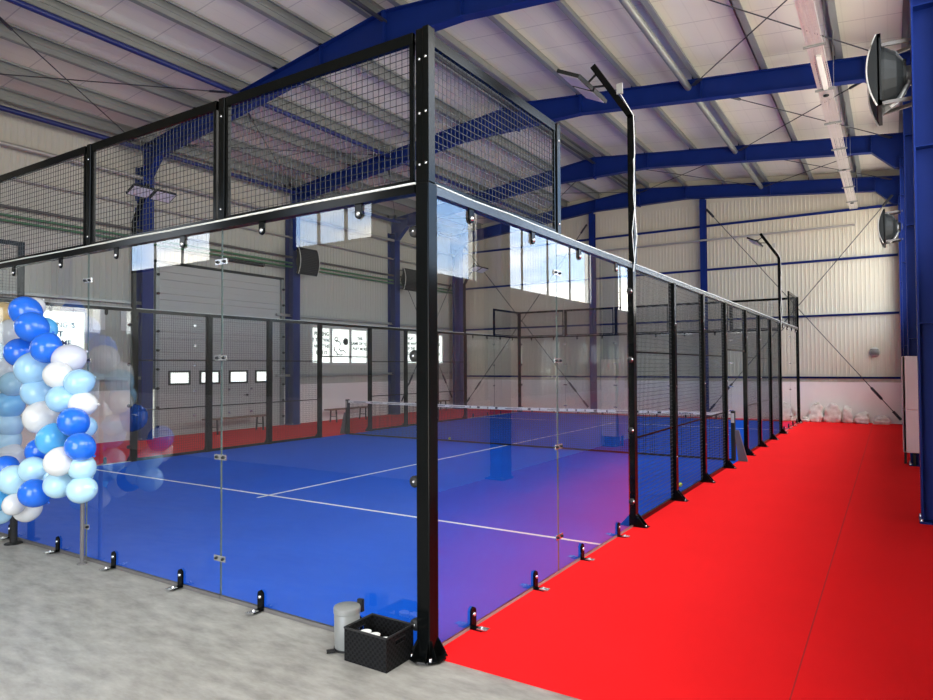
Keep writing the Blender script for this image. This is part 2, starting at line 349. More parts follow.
# low white base panels
mb = MB(); mb.box((XL+.03, DOOR[1]+.1, 0), (XL-.1, YF, 1.28)); mb.box((XL+.03, YB, 0), (XL-.1, DOOR[0]-.1, 1.28)); struct('baseboard_left', mb, M['base'])
mb = MB(); mb.box((XL, YF-.05, 0), (XR, YF+.1, 1.28)); struct('baseboard_far', mb, M['base'])
mb = MB(); mb.box((XR-.03, YB, 0), (XR+.1, YF, 1.28)); struct('baseboard_right', mb, M['base'])
mb = MB(); mb.box((XL, YB+.03, 0), (ADDED_GATE_B[0], YB-.1, 1.28)); mb.box((ADDED_GATE_B[1], YB+.03, 0), (XR, YB-.1, 1.28)); struct('baseboard_back', mb, M['base'])
# round hole cover on the far wall
mb = MB(); mb.lathe([(0, .05), (.13, .05), (.15, .03), (.15, 0)], (2.07, YF-.02, 2.22), (0, -1, 0), 24)
vent = single('round_vent', mb, M['pipe_grey'], 'round grey vent cover on the cream far wall, above the sandbags', 'vent')
for k in range(5): MB().box((1.96, YF-.076, 2.13+.04*k), (2.18, YF-.070, 2.145+.04*k)).build('slat', M['dark'], vent)
mb = MB(); mb.box((2.10, YF-.07, 1.325), (2.16, YF-.05, 1.36)); mb.box((2.20, YF-.07, 1.325), (2.26, YF-.05, 1.36))
# windows
wi = 0
def window(axis, c, a, b, z0, z1, n, film, sgn, mull=.05):
    global wi; wi += 1
    fm = MB(); out = .05
    def bx(s0, s1, za, zb, d0=-.05, d1=.05):
        if not film: d0, d1 = -.012, .012
        if axis == 'x': fm.box((c+d0, s0, za), (c+d1, s1, zb))
        else: fm.box((s0, c+d0, za), (s1, c+d1, zb))
    bx(a, b, z0, z0+mull); bx(a, b, z1-mull, z1)
    for i in range(n+1):
        s = a+(b-a)*i/n; s = min(max(s, a+mull/2), b-mull/2); bx(s-mull/2, s+mull/2, z0+mull, z1-mull)
    w = struct('window_%d' % wi, fm, M['shell'] if film else M['dark'])
    if not film and axis == 'x':
        rv = MB(); D_ = .10; rv.box((c-.06, a-.001, z0), (c+.06, a+.03, z1)); rv.box((c-.06, b-.035, z0), (c+.10, b+.001, z1)); rv.box((c-.06, a+.03, z0), (c+.06, b-.035, z0+.06)); rv.build('reveal', M['shell'], w)
    for i in range(n):
        p = MB(); s0 = a+(b-a)*i/n+mull/2+.001; s1 = a+(b-a)*(i+1)/n-mull/2-.001
        if axis == 'x': p.box((c-.006, s0, z0+mull), (c+.006, s1, z1-mull))
        else: p.box((s0, c-.006, z0+mull), (s1, c+.006, z1-mull))
        p.build('film_pane' if film else 'pane', M['film'] if film else M['win'], w)
    return w
for (y0, y1) in WIN_R: window('x', XR+.06, y0, y1, WZ0, WZ1, 4, False, -1, .045)
for (x0, x1) in WIN_B: window('y', YB-.06, x0, x1, 4.0, 5.4, 3, False, 1, .07)
wl = []
for (y0, y1), n in zip(WIN_L, (4, 2, 3, 3)): wl.append(window('x', XL-.05, y0, y1, 1.9, 3.27, n, True, 1, .09))
# frame of the unseen opening added behind the camera for extra daylight
mb = MB(); mb.box((ADDED_GATE_B[0]-.12, YB-.1, 0), (ADDED_GATE_B[0], YB+.04, 4.32)); mb.box((ADDED_GATE_B[1], YB-.1, 0), (ADDED_GATE_B[1]+.12, YB+.04, 4.32)); mb.box((ADDED_GATE_B[0], YB-.1, 4.2), (ADDED_GATE_B[1], YB+.04, 4.32)); struct('trim_1', mb, M['blue'])

# writing on the film windows
def text_mesh(body, size):
    cu = bpy.data.curves.new('t', 'FONT'); cu.body = body; cu.size = size; cu.align_x = 'CENTER'; cu.extrude = 0.002; cu.offset = 0.006
    o = bpy.data.objects.new('t', cu); COL.objects.link(o)
    dg = bpy.context.evaluated_depsgraph_get(); me = bpy.data.meshes.new_from_object(o.evaluated_get(dg)); bpy.data.objects.remove(o); return me
def wall_text(body, size, loc, rot, parent, name='lettering'):
    me = text_mesh(body, size); me.materials.clear(); me.materials.append(M['ink']); me.name = name
    mt = Matrix.Translation(V(loc)) @ rot.to_4x4()
    me.transform(mt)
    o = bpy.data.objects.new(name, me); COL.objects.link(o); o.parent = parent; return o
RL = Matrix(((0, 0, 1), (1, 0, 0), (0, 1, 0)))      # text facing +X, reading along +Y
def blob_text(body, y, z, par, size=.17):
    for i, ln in enumerate(body): wall_text(ln, size, (XL-.035, y, z-i*size*1.25), RL, par)
blob_text(['LOUDING IS', "ISN'T", 'DO SOME', 'SAME TO', 'IT'], 4.35, 2.80, wl[1], .17)
blob_text(['PLAYING', 'IS THE WAY', 'NOT THE', 'END IT'], 12.92, 2.92, wl[2], .17)
blob_text(['THE', 'GAME OF YOU', 'PLAY MORE'], 14.85, 2.82, wl[2], .15)
blob_text(['PLAY', 'THE WAY', 'OF THE', 'GAME'], 17.9, 2.92, wl[3], .16)
blob_text(['GAME', 'OF THE', 'DAY', 'IN THE', 'SUN'], 19.7, 2.92, wl[3], .16)
# racket-and-player line drawing on the middle pane
mb = MB(); X0 = XL-.036
mb.lathe([(.0, 0), (.13, 0), (.13, .006), (0, .006)], (X0, 14.1, 2.74), (1, 0, 0), 18)
mb.bar((X0, 13.97, 2.70), (X0, 13.77, 2.66), .03, .006)
for pts in ([(13.2, 2.82), (13.26, 2.9), (13.34, 2.86), (13.32, 2.76), (13.22, 2.76), (13.2, 2.82)], [(13.25, 2.70), (13.33, 2.76), (13.45, 2.72), (13.5, 2.62), (13.4, 2.6)], [(13.2, 2.55), (13.18, 2.42), (13.3, 2.36), (13.32, 2.24)], [(13.4, 2.5), (13.5, 2.4), (13.62, 2.44), (13.74, 2.36), (13.7, 2.28)], [(13.3, 2.3), (13.48, 2.26), (13.6, 2.3)]):
    mb.tube([(X0, y+.35, z) for y, z in pts], .019, 5)
mb.build('drawing', M['ink'], wl[2])

# sectional door
door = MB()
y0, y1, _, zt = DOOR; zs = [0, .52, 1.2, 1.9, 2.45, 3.0, 3.5, 4.0, 4.62]
for i, (za, zb) in enumerate(zip(zs, zs[1:])):
    if i == 1 or i == 2: pass
    if i == 2:
        ycs = [7.54, 8.49, 9.47, 10.41]; ed = [y0]+[v_ for c_ in ycs for v_ in (c_-.30, c_+.30)]+[y1]
        for a_, b_ in zip(ed[::2], ed[1::2]): door.box((XL-.04, a_, za), (XL, b_, zb))
        for c_ in ycs: door.box((XL-.04, c_-.30, za), (XL, c_+.30, 1.40)); door.box((XL-.04, c_-.30, 1.73), (XL, c_+.30, zb))
        continue
    door.box((XL-.04, y0, za), (XL, y1, zb-.014)); door.box((XL-.04, y0, zb-.014), (XL-.012, y1, zb))
    for k in (1, 2):
        zz = za+(zb-za)*k/3; door.add([(XL, y0+.06, zz-.02), (XL, y1-.06, zz-.02), (XL+.014, y1-.06, zz), (XL+.014, y0+.06, zz), (XL, y1-.06, zz+.006), (XL, y0+.06, zz+.006)], [(0, 1, 2, 3), (3, 2, 4, 5), (0, 3, 5), (1, 4, 2), (0, 5, 4, 1)])
door1 = struct('door_1', door, M['door'])
for yc in (7.54, 8.49, 9.47, 10.41):
    f = MB(); z0, z1 = 1.37, 1.76; w = .33
    for a_, b_ in (((yc-w, z0), (yc+w, z0+.05)), ((yc-w, z1-.05), (yc+w, z1)), ((yc-w, z0+.05), (yc-w+.05, z1-.05)), ((yc+w-.05, z0+.05), (yc+w, z1-.05))):
        f.box((XL, a_[0], a_[1]), (XL+.03, b_[0], b_[1]))
    fo = f.build('window_frame', M['rubber'], door1)
    MB().box((XL+.002, yc-w+.05, z0+.05), (XL+.012, yc+w-.05, z1-.05)).build('light_pane', M['film'], fo)
f = MB()
for a_, b_ in (((9.14, .05), (9.16, 1.96)), ((9.88, .05), (9.90, 1.96)), ((9.14, 1.94), (9.90, 1.96))): f.box((XL+.0, a_[0], a_[1]), (XL+.008, b_[0], b_[1]))
f.build('wicket_outline', M['pipe_grey'], door1)
f = MB(); f.lathe([(0, .05), (.03, .05), (.03, 0)], (XL, 9.78, 1.02), (1, 0, 0), 12); f.bar((XL+.05, 9.78, 1.02), (XL+.05, 9.64, 1.02), .02); f.build('handle', M['dark'], door1)
for yh in (8.0, 9.14, 9.94):
    for zh in (.52, 1.2, 1.9, 2.45, 3.0):
        if yh == 8.0 or zh < 1.5: MB().box((XL, yh-.04, zh-.03), (XL+.02, yh+.04, zh+.03)).build('hinge', M['clamp'], door1)
for yy, s in ((y0-.02, 1), (y1+.02, -1)):
    f = MB(); f.box((XL-.05, yy-.05, 0), (XL+.09, yy+.05, zt)); tr = f.build('track', M['galv'], door1)
    for k in range(9): MB().lathe([(0, .05), (.035, .05), (.035, 0), (0, 0)], (XL+.09, yy, .3+.5*k), (1, 0, 0), 10).build('roller', M['dark'], tr)
f = MB(); f.tube([(XL+.14, y0-.05, 4.98), (XL+.14, y1+.05, 4.98)], .016, 8); sh = f.build('spring_shaft', M['galv'], door1)
f = MB()
for k in range(26): f.lathe([(.055, 0), (.068, .015), (.055, .03)], (XL+.14, 9.0+.05*k, 4.98), (0, 1, 0), 10)
f.build('torsion_spring', M['dark'], sh)
f = MB(); f.box((XL-.05, y0-.1, zt), (XL+.05, y1+.1, zt+.07)); f.build('lintel', M['dark'], door1)

# ------------------------------------------------------------------ portal frames
SKEW = [0, .2, .42, .30, .33, 0]
def ibeam_col(mb, xf, y, sgn, ztop):
    """column with its flange face at xf; sgn points from the wall into the hall"""
    d = .36; w = .30
    mb.box((xf, y-w/2, 0), (xf-sgn*.02, y+w/2, ztop)); mb.box((xf-sgn*(d-.02), y-w/2, 0), (xf-sgn*d, y+w/2, ztop)); mb.box((xf-sgn*.02, y-.008, 0), (xf-sgn*(d-.02), y+.008, ztop))
cname = {(0.8, 0): 'just left of the balloon garland', (0.8, 1): 'beside the camera'}
for fi, y in enumerate(FR):
    for side, (xf, sgn) in enumerate(((-13.42 if fi < 5 else -13.15, 1), (2.76, -1))):
        yfr = y; y = y+(SKEW[fi] if side == 0 else 0)
        if fi in (0, 1): lab = 'blue steel wall column on the %s wall, %s' % (('left', 'right')[side], ('nearest the back wall', 'level with the near court glass')[fi])
        else:
            lab = [{2: 'blue steel column left of the grey sectional door', 3: 'blue steel column right of the grey sectional door', 4: 'blue steel column between the two lettered window groups', 5: 'blue steel corner column in the far left corner of the hall'},
                   {2: 'tall blue steel column nearest the camera at the right edge', 3: 'blue steel column wrapped in the white pad on the right wall', 4: 'blue steel column carrying the farther fan heater on the right', 5: 'blue steel corner column in the far right corner behind the rod brace'}][side][fi]
        t = thing('steel_column', lab, 'column', (xf-sgn*.18, y, 0), 'blue portal columns along the side walls')
        b = MB(); ibeam_col(b, xf, y, sgn, 7.0); b.build('column_shaft', M['blue'], t)
        b = MB()
        for z in (6.0, 6.95) + ((2.3, 4.35) if side else ()): b.box((xf-sgn*.02, y-.145, z), (xf-sgn*.34, y-.008, z+.015)); b.box((xf-sgn*.02, y+.145, z), (xf-sgn*.34, y+.008, z+.015))
        b.build('stiffener', M['blue'], t)
        b = MB(); b.box((xf+sgn*.02, y-.18, .012), (xf-sgn*.37, y+.18, .035)); pl = b.build('base_plate', M['blue'], t)
        for dy in (-.13, .13): MB().lathe([(0, .03), (.018, .03), (.018, 0)], (xf+sgn*.0, y+dy*1.15, .035), (0, 0, 1), 6).build('bolt', M['steel'], pl)
        y = yfr
    if fi == 0: continue
    lab = {1: 'blue roof rafter frame above the near court glass', 2: 'nearest blue roof rafter frame, its peak at the top of the photo', 3: 'second blue roof rafter frame, passing behind the near floodlight', 4: 'third blue roof rafter frame, counted from the camera', 5: 'farthest blue roof rafter frame against the far gable wall'}[fi]
    t = thing('roof_rafter', lab, 'roof beam', (RX, y, 7.0), 'blue rafter frames carrying the roof')
    for side, sgn in enumerate((-1, 1)):
        xe = -13.72 if sgn < 0 else 3.02
        D = .44
        xk = RX+sgn*1.7; xh = xe-sgn*.85
        prof = [(RX, .62), (xk, D), (xh, D), (xe-sgn*.36, .86), (xe, .86)]
        b = MB()
        for (xa, da), (xb, db) in zip(prof, prof[1:]):
            ta, tb = rz(xa), rz(xb)
            ka = SKEW[fi]*abs(xa-RX)/8.2 if sgn < 0 else 0; kb = SKEW[fi]*abs(xb-RX)/8.2 if sgn < 0 else 0
            for (yy0, yy1, A0, A1, B0, B1) in ((y-.1, y+.1, ta-.018, ta, tb-.018, tb), (y-.1, y+.1, ta-da, ta-da+.018, tb-db, tb-db+.018), (y-.006, y+.006, ta-da+.018, ta-.018, tb-db+.018, tb-.018)):
                b.add([(xa, yy0+ka, A0), (xb, yy0+kb, B0), (xb, yy1+kb, B0), (xa, yy1+ka, A0), (xa, yy0+ka, A1), (xb, yy0+kb, B1), (xb, yy1+kb, B1), (xa, yy1+ka, A1)],
                      [(0, 3, 2, 1), (4, 5, 6, 7), (0, 1, 5, 4), (1, 2, 6, 5), (2, 3, 7, 6), (3, 0, 4, 7)])
        b.build('rafter_beam', M['blue'], t)
        for x in (xk, xk+sgn*2.75, xh):
            ks = SKEW[fi]*abs(x-RX)/8.2 if sgn < 0 else 0; MB().box((x-.008, y-.095+ks, rz(x)-D+.02), (x+.008, y+.095+ks, rz(x)-.02)).build('stiffener', M['blue'], t)
    MB().box((RX-.025, y-.1, rz(RX)-.66), (RX+.025, y+.1, rz(RX)-.002)).build('ridge_plate', M['blue'], t)
    for s in (-1, 1):
        for k in range(7):
            x = RX+s*(.3+1.335*k)
            if k == 6 and s > 0: x = 2.95
            MB().box((x-.05, y-.05, rz(x)), (x-.035, y+.05, rz(x)+.1)).box((x-.05, y-.05, rz(x)), (x+.03, y+.05, rz(x)+.008)).build('purlin_cleat', M['dark'], t)

# ------------------------------------------------------------------ purlins, struts, rods
for s in (-1, 1):
    for k in range(7):
        x = RX+s*(.3+1.335*k)
        if k == 6: x = RX+s*8.12
        z = rz(x)+.010; y0, y1 = YB+.05, YF-.08
        b = MB(); t_ = .006; w = .10
        b.box((x-t_/2, y0, z), (x+t_/2, y1, z+.236)); b.box((x, y0, z), (x+s*w, y1, z+t_)); b.box((x-s*w, y0, z+.236), (x, y1, z+.236+t_)); b.box((x+s*w, y0, z), (x+s*(w+t_), y1, z+.03)); b.box((x-s*w, y0, z+.20), (x-s*(w+t_), y1, z+.242))
        b.box((x-s*t_, y0, z+.10), (x-s*.02, y1, z+.15))
        lab = ['ridge', 'second', 'third', 'fourth', 'fifth', 'sixth', 'eaves'][k]
        single('roof_purlin', b, M['galv'], 'galvanised steel purlin, %s from the ridge on the %s roof slope' % (lab if k not in (0, 6) else ('first' if k == 0 else 'seventh'), 'left' if s < 0 else 'right'), 'purlin', 'galvanised purlins running along the roof')
def strut(x, z, m, lab, r=.055):
    b = MB()
    ys = [YB+.1]+FR[1:]
    b.tube([(x, YB+.1, z), (x, YF-.12, z)], r, 10)
    single('roof_strut', b, m, lab, 'strut', 'long tubes running under the purlins')
strut(-9.42, rz(-9.42)-.14, M['blued'], 'long dark blue tube under the left roof slope')
strut(-1.08, rz(-1.08)-.14, M['galv'], 'long grey steel tube under the right roof slope', .07)
strut(RX, 8.2, M['rod'], 'dark tube running along under the roof ridge', .04)
strut(-13.28, 7.36, M['blued'], 'dark blue eaves tube high on the left wall', .06)
strut(-13.5, 6.68, M['pipe_grey'], 'grey pipe under the eaves on the left wall', .05)
def cross_brace(pairs, lab, grp, r=.011):
    t = thing('cross_brace', lab, 'brace', pairs[0][0], grp)
    for p, q in pairs:
        p, q = V(p), V(q); d = (q-p).normalized(); a = p+d*.75
        ro = MB().tube([p, q], r, 6).build('rod', M['rod'], t)
        MB().tube([a, a+d*.05, a+d*.45, a+d*.5], [r, r*2.8, r*2.8, r], 8).build('turnbuckle', M['rod'], ro)
        pw = (.012, .075) if 'walls' in grp else (.10, .012)
        MB().bar(p, p+d*.32, *pw).build('end_plate', M['rod'], ro); MB().bar(q, q-d*.4, *pw).build('end_plate', M['rod'], ro)
def bay(y0, y1, x0, x1, nm):
    z0, z1 = rz(x0)-.12, rz(x1)-.12
    cross_brace([((x0, y0+.13, z0), (x1, y1-.13, z1)), ((x1, y0+.13, z1-.03), (x0, y1-.13, z0-.03))], 'thin dark crossed roof rods %s' % nm, 'thin dark crossed rods under the roof')
for (a_, b_, nm) in ((.8, 5.97, 'nearest'), (5.97, 11.1, 'second'), (11.1, 16.2, 'third'), (16.2, 20.6, 'farthest')):
    bay(a_, b_, -.95, 2.6, 'on the right slope in the %s bay' % nm)
    bay(a_, b_, -13.15, -9.55, 'on the left slope in the %s bay' % nm)
bay(16.2, 20.6, RX+.1, -1.2, 'just right of the ridge in the farthest bay')
bay(16.2, 20.6, -9.3, RX-.1, 'just left of the ridge in the farthest bay')
# far wall steel
for x, lab in ((-3.0, 'blue steel post of the far wall right of the ridge'), (-7.15, 'blue steel post of the far wall seen through the court glass'), (-10.4, None)):
    if not lab: continue
    b = MB(); w = .1; y = YF-.16; zt = rz(x)-.46
    b.box((x-w, y-.1, .012), (x+w, y-.085, zt)); b.box((x-w, y+.085, .012), (x+w, y+.1, zt)); b.box((x-.006, y-.085, .012), (x+.006, y+.085, zt))
    t = thing('gable_post', lab, 'post', (x, y, 0), 'blue posts on the far wall'); b.build('post_shaft', M['blue'], t)
    MB().box((x-.14, y-.13, .012), (x+.14, y+.1, .035)).build('base_plate', M['blue'], t)
for z, nm in ((1.42, 'lowest'), (3.42, 'second'), (5.2, 'third'), (6.75, 'top')):
    b = MB(); b.box((-13.4, YF-.03, z-.03), (2.74, YF-.055, z+.03)); b.box((-13.4, YF-.03, z+.02), (2.74, YF-.13, z+.035))
    single('wall_girt', b, M['blue'], 'dark blue horizontal girt across the far wall, %s one' % nm, 'girt', 'blue girts across the far wall')
single('conduit_pipe', MB().tube([(-8.6, YF-.3, 6.22), (1.62, YF-.3, 6.22)], .035, 8), M['pipe_grey'], 'grey pipe running across the far wall below the cable tray end', 'pipe')
yb = YF-.32
cross_brace([((2.72, yb, .16), (-2.85, yb, 7.3)), ((-2.85, yb-.03, .25), (2.62, yb-.03, 7.0))], 'crossed diagonal rods on the far wall right of the blue post', 'crossed diagonal rods on the walls', .014)
cross_brace([((-12.9, yb, .25), (-7.3, yb, 7.3)), ((-7.3, yb-.03, .25), (-12.9, yb-.03, 7.0))], 'crossed diagonal rods in the far left corner behind the court glass', 'crossed diagonal rods on the walls', .014)
cross_brace([((-13.45, 20.3, .5), (-13.45, 16.85, 5.4)), ((-13.49, 16.85, .5), (-13.49, 20.3, 5.4))], 'crossed diagonal rods on the left wall beyond the last lettered window', 'crossed diagonal rods on the walls', .013)
for (z, nm) in ((3.5, 'upper'), (1.58, 'lower')):
    b = MB()
    for (ya, yb2) in ((YB+.1, 6.5), (10.85, YF-.2)): b.box((XL+.03, ya, z-.04), (XL+.1, yb2, z+.04)); b.box((XL+.03, ya, z-.04), (XL+.16, yb2, z-.03))
    single('wall_girt', b, M['pipe_grey'], 'grey %s horizontal girt along the left wall' % ('upper' if nm == 'upper' else 'lower'), 'girt', 'grey girts along the left wall')
for (z, r, k, nm) in ((5.17, .03, 'pipe_green', 'upper green pipe along the left wall'), (5.05, .03, 'pipe_green', 'lower green pipe along the left wall'), (5.36, .035, 'pipe_dark', 'dark brown pipe above the green pipes on the left wall'), (6.0, .03, 'pipe_grey', 'thin grey pipe high on the left wall above the brown pipe')):
    single('wall_pipe', MB().tube([(-13.62, YB+.1, z), (-13.62, YF-.2, z)], r, 8), M[k], nm, 'pipe', 'pipes along the left wall')

# ------------------------------------------------------------------ cable tray
t = thing('cable_tray', 'long pale perforated cable tray hanging from the roof on the right', 'cable tray', (1.6, YB+1, 6.6))
b = MB(); zt = 6.68; x0, x1 = 1.49, 1.71; ya, yb_ = -3.0, 20.35
b.box((x0, ya, zt), (x0+.004, yb_, zt+.06)); b.box((x1-.004, ya, zt), (x1, yb_, zt+.06))
for k in range(7): xx = x0+.005+k*.030; b.box((xx, ya, zt), (xx+.022, yb_, zt+.003))
y = ya
while y < yb_: b.box((x0, y, zt-.001), (x1, y+.012, zt+.004)); y += .1
b.build('tray_body', M['galvw'], t)
b = MB()
for k in range(4): b.tube([(1.52+.045*k, ya, zt+.02), (1.52+.045*k, yb_, zt+.02)], .012, 6)
b.build('cables', M['cable'], t)
y = .2
while y < 20.3:
    h = MB().box((x0-.04, y-.02, zt-.03), (x1+.05, y+.02, zt-.002)).build('hanger_bar', M['galv'], t)
    MB().tube([(x1+.03, y, zt-.02), (x1+.03, y, rz(1.8)+.24)], .005, 5).build('hanger_rod', M['galv'], h); y += 1.9
for yc, in ((10.0,), (15.4,), (19.4,)): MB().lathe([(0, .02), (.045, .02), (.05, 0)], (1.6, yc, zt-.008), (0, 0, -1), 12).build('sensor', M['dark'], t)
MB().box((1.585, 8.2, zt-.03), (1.655, 9.7, zt-.004)).build('light_strip', M['shell'], t)

# ------------------------------------------------------------------ fan heaters
def fan_heater(x, y, z, sgn, lab, w=.41):
    """mounted on a column flange; blows towards sgn"""
    t = thing('fan_heater', lab, 'heater', (x, y, z), 'dark fan heaters hung on the blue columns')
    h = .42
    b = MB()   # square frame plate
    b.box((x-.02, y-w, z-h), (x+.02, y+w, z-h+.05)); b.box((x-.02, y-w, z+h-.05), (x+.02, y+w, z+h)); b.box((x-.02, y-w, z-h), (x+.02, y-w+.05, z+h)); b.box((x-.02, y+w-.05, z-h), (x+.02, y+w, z+h))
    b.build('frame', M['dark'], t)
    b = MB()   # bulged louvre front
    n = 14
    for k in range(n):
        z0 = -h+.04+(2*h-.08)*k/n; z1 = z0+(2*h-.08)/n*.8
        d0 = .085*(1-(z0/h)**2)+.02; d1 = .085*(1-(z1/h)**2)+.02
        b.add([(x+sgn*.01, y-w+.03, z+z0), (x+sgn*.01, y+w-.03, z+z0), (x+sgn*d0, y+w-.03, z+z0), (x+sgn*d0, y-w+.03, z+z0), (x+sgn*.01, y-w+.03, z+z1), (x+sgn*.01, y+w-.03, z+z1), (x+sgn*(d1+.01), y+w-.03, z+z1), (x+sgn*(d1+.01), y-w+.03, z+z1)],
              [(0, 3, 2, 1), (4, 5, 6, 7), (0, 1, 5, 4), (1, 2, 6, 5), (2, 3, 7, 6), (3, 0, 4, 7)])
    b.build('louvre', M['dark'], t)
    for yy in (y-w, y+w-.03):
        arc = [(x+sgn*(.10*(1-(q/8)**2)+.02), yy, z+q/8*h) for q in range(-8, 9)]
        c_ = MB().prism([(x, yy, z-h)]+arc+[(x, yy, z+h)], (0, .03, 0)).build('side_cheek', M['dark'], t)
        MB().tube([(p_[0]+sgn*.008, p_[1]+.015, p_[2]) for p_ in arc], .013, 6).build('pale_rim', M['shell'], c_)
    b = MB(); b.lathe([(w*.96, .02), (w*.94, .05), (w*.80, .14), (w*.76, .17), (w*.50, .24), (w*.48, .27), (0, .275)], (x, y, z), (-sgn, 0, 0), 20, smooth=False); b.build('fan_cowl', M['dark'], t)
    b = MB(); b.lathe([(.12, 0), (.12, .12), (.05, .15), (0, .15)], (x-sgn*.24, y, z), (-sgn, 0, 0), 14); b.tube([(x-sgn*.1, y-.1, z-.36), (x-sgn*.2, y-.12, z-.3), (x-sgn*.3, y-.1, z-.1)], .03, 8); b.build('motor', M['motor'], t)
    for dz in (-.34, .36):
        b = MB(); b.bar((x-sgn*.02, y-.2, z+dz), (x-sgn*.38, y-.1, z+dz+.03), .03, .04); b.bar((x-sgn*.02, y+.2, z+dz), (x-sgn*.38, y+.1, z+dz+.03), .03, .04); b.build('bracket', M['pipe_dark'], t)
fan_heater(2.44, 6.1, 5.30, -1, 'dark round-backed fan heater at top right, nearest the camera')
fan_heater(2.42, 16.25, 5.25, -1, 'smaller-looking dark fan heater farther along the right columns')
fan_heater(-13.04, 11.5, 5.18, 1, 'fan heater with louvred front beside the grey sectional door', .42)
fan_heater(-13.04, 16.8, 5.18, 1, 'louvred fan heater on the left wall, partly behind the corner post', .42)

# ------------------------------------------------------------------ pad on the column
t = thing('column_pad', 'white padded cover wrapped round the second right-hand column', 'pad', (2.85, 11.1, 0))
b = MB(); zs = [.25, .7, 1.0, 1.05, 1.5, 1.53, 1.98]
for z0, z1 in ((.25, 1.02), (1.022, 1.98)): b.box((2.655, 10.86, z0), (2.715, 11.3, z1)); b.box((2.655, 10.86, z0), (3.05, 10.93, z1))
b.build('foam_cover', M['mat'], t, .015)
MB().box((2.80, 10.9, .012), (2.84, 10.94, .25)).box((2.67, 11.2, .012), (2.71, 11.24, .25)).build('leg', M['dark'], t)

# ------------------------------------------------------------------ court cage
PW = .05
def gusset_base(t, x, y, r=.115, h=.135):
    b = MB(); b.lathe([(0, .022), (r, .022), (r+.006, .012), (r+.006, 0.012)], (x, y, 0), (0, 0, 1), 10, smooth=False); pl = b.build('base_plate', M['black'], t)
    for (dx, dy) in ((1, 0), (-1, 0), (0, 1), (0, -1)):
        for o_ in (-.035, .035):
            b = MB()
            if dx: b.prism([(x+dx*PW, y+o_, .02), (x+dx*(r-.005), y+o_*1.6, .02), (x+dx*PW, y+o_, h)], (0, .006, 0))
            else: b.prism([(x+o_, y+dy*PW, .02), (x+o_*1.6, y+dy*(r-.005), .02), (x+o_, y+dy*PW, h)], (.006, 0, 0))
            b.build('gusset', M['black'], pl)
    for (dx, dy) in ((1, 1), (1, -1), (-1, 1), (-1, -1)): MB().lathe([(0, .02), (.012, .02), (.012, 0)], (x+dx*r*.62, y+dy*r*.62, .022), (0, 0, 1), 6).build('bolt', M['steel'], pl)
def corner_post(x, y, sx, sy, lab, zdisc=(.2, 1.1, 1.9, 2.7)):
    """sx, sy point out of the court"""
    t = thing('corner_post', lab, 'post', (x, y, 0), 'black corner posts of the court')
    MB().box((x-PW, y-PW, .02), (x+PW, y+PW, 3.0)).build('lower_post', M['black'], t, .006)
    MB().box((x-sx*.062, y-.03, 3.0), (x-sx*.002, y+.03, 4.0)).build('upper_post', M['black'], t, .004)
    MB().box((x-.03, y-sy*.062, 3.0), (x-.002+.032, y-sy*.002, 4.0)).build('upper_post', M['black'], t, .004) if False else None
    MB().box((x+sx*.004, y-.045, 3.0), (x+sx*.05, y+.03, 4.0)).build('upper_post', M['black'], t, .004)
    for z in (3.12, 3.45, 3.8):
        MB().lathe([(0, .006), (.009, .006), (.009, 0)], (x-sx*.03, y+sy*.03, z), (0, sy, 0), 8).build('bolt', M['steel'], t)
        MB().lathe([(0, .006), (.009, .006), (.009, 0)], (x+sx*.03, y+sy*.045, z), (0, sy, 0), 8).build('bolt', M['steel'], t)
    for z in zdisc:
        d = MB().lathe([(0, .02), (.022, .02), (.038, .012), (.038, -.02), (0, -.02)], (x-sx*.085, y+sy*.012, z), (0, sy, 0), 16).build('glass_clamp', M['rubber'], t)
        MB().lathe([(0, .026), (.008, .025), (.010, .018)], (x-sx*.085, y+sy*.012, z), (0, sy, 0), 10).build('bolt', M['clamp'], d)
    gusset_base(t, x, y)
corner_post(.016, 0, 1, -1, 'thick black corner post of the court nearest the camera')
corner_post(0, 20, 1, 1, 'black court corner post at the far end beside the sandbags')
corner_post(-10, 20, -1, 1, 'black court corner post at the far left end')
corner_post(-10, 0, -1, -1, 'black court corner post at the near left end, beyond the balloons')

def rail(p, q, out_, lab, m='rail'):
    p, q, o = V(p), V(q), V(out_)
    t = thing('top_rail', lab, 'rail', p, 'black rails along the top of the glass and mesh')
    b = MB(); d = (q-p); b.bar(p+V((0, 0, -.03)), q+V((0, 0, -.03)), .07, .055); b.build('rail_tube', M[m], t)
    n = int(d.length/.5); pts = []
    for i in range(n+1): pts.append(p+d*i/n+o*.02+V((0, 0, .006+.009*(random.random()))))
    MB().tube(pts, .0085 if m == 'black' else .006, 6).build('cable', M['cable'], t)
rail((-10.05, 0, 3.0), (-.052, 0, 3.0), (0, -1, 0), 'black top rail of the near end glass with a pale cable on it', 'black')
rail((0, .052, 3.0), (0, 20.05, 3.0), (1, 0, 0), 'long top rail of the right side fence beside the red carpet')
rail((-10, .052, 3.0), (-10, 20.05, 3.0), (-1, 0, 0), 'top rail of the left side fence across the court', 'black')
rail((-10.05, 20, 3.0), (-.052, 20, 3.0), (0, 1, 0), 'black top rail of the far end glass', 'black')

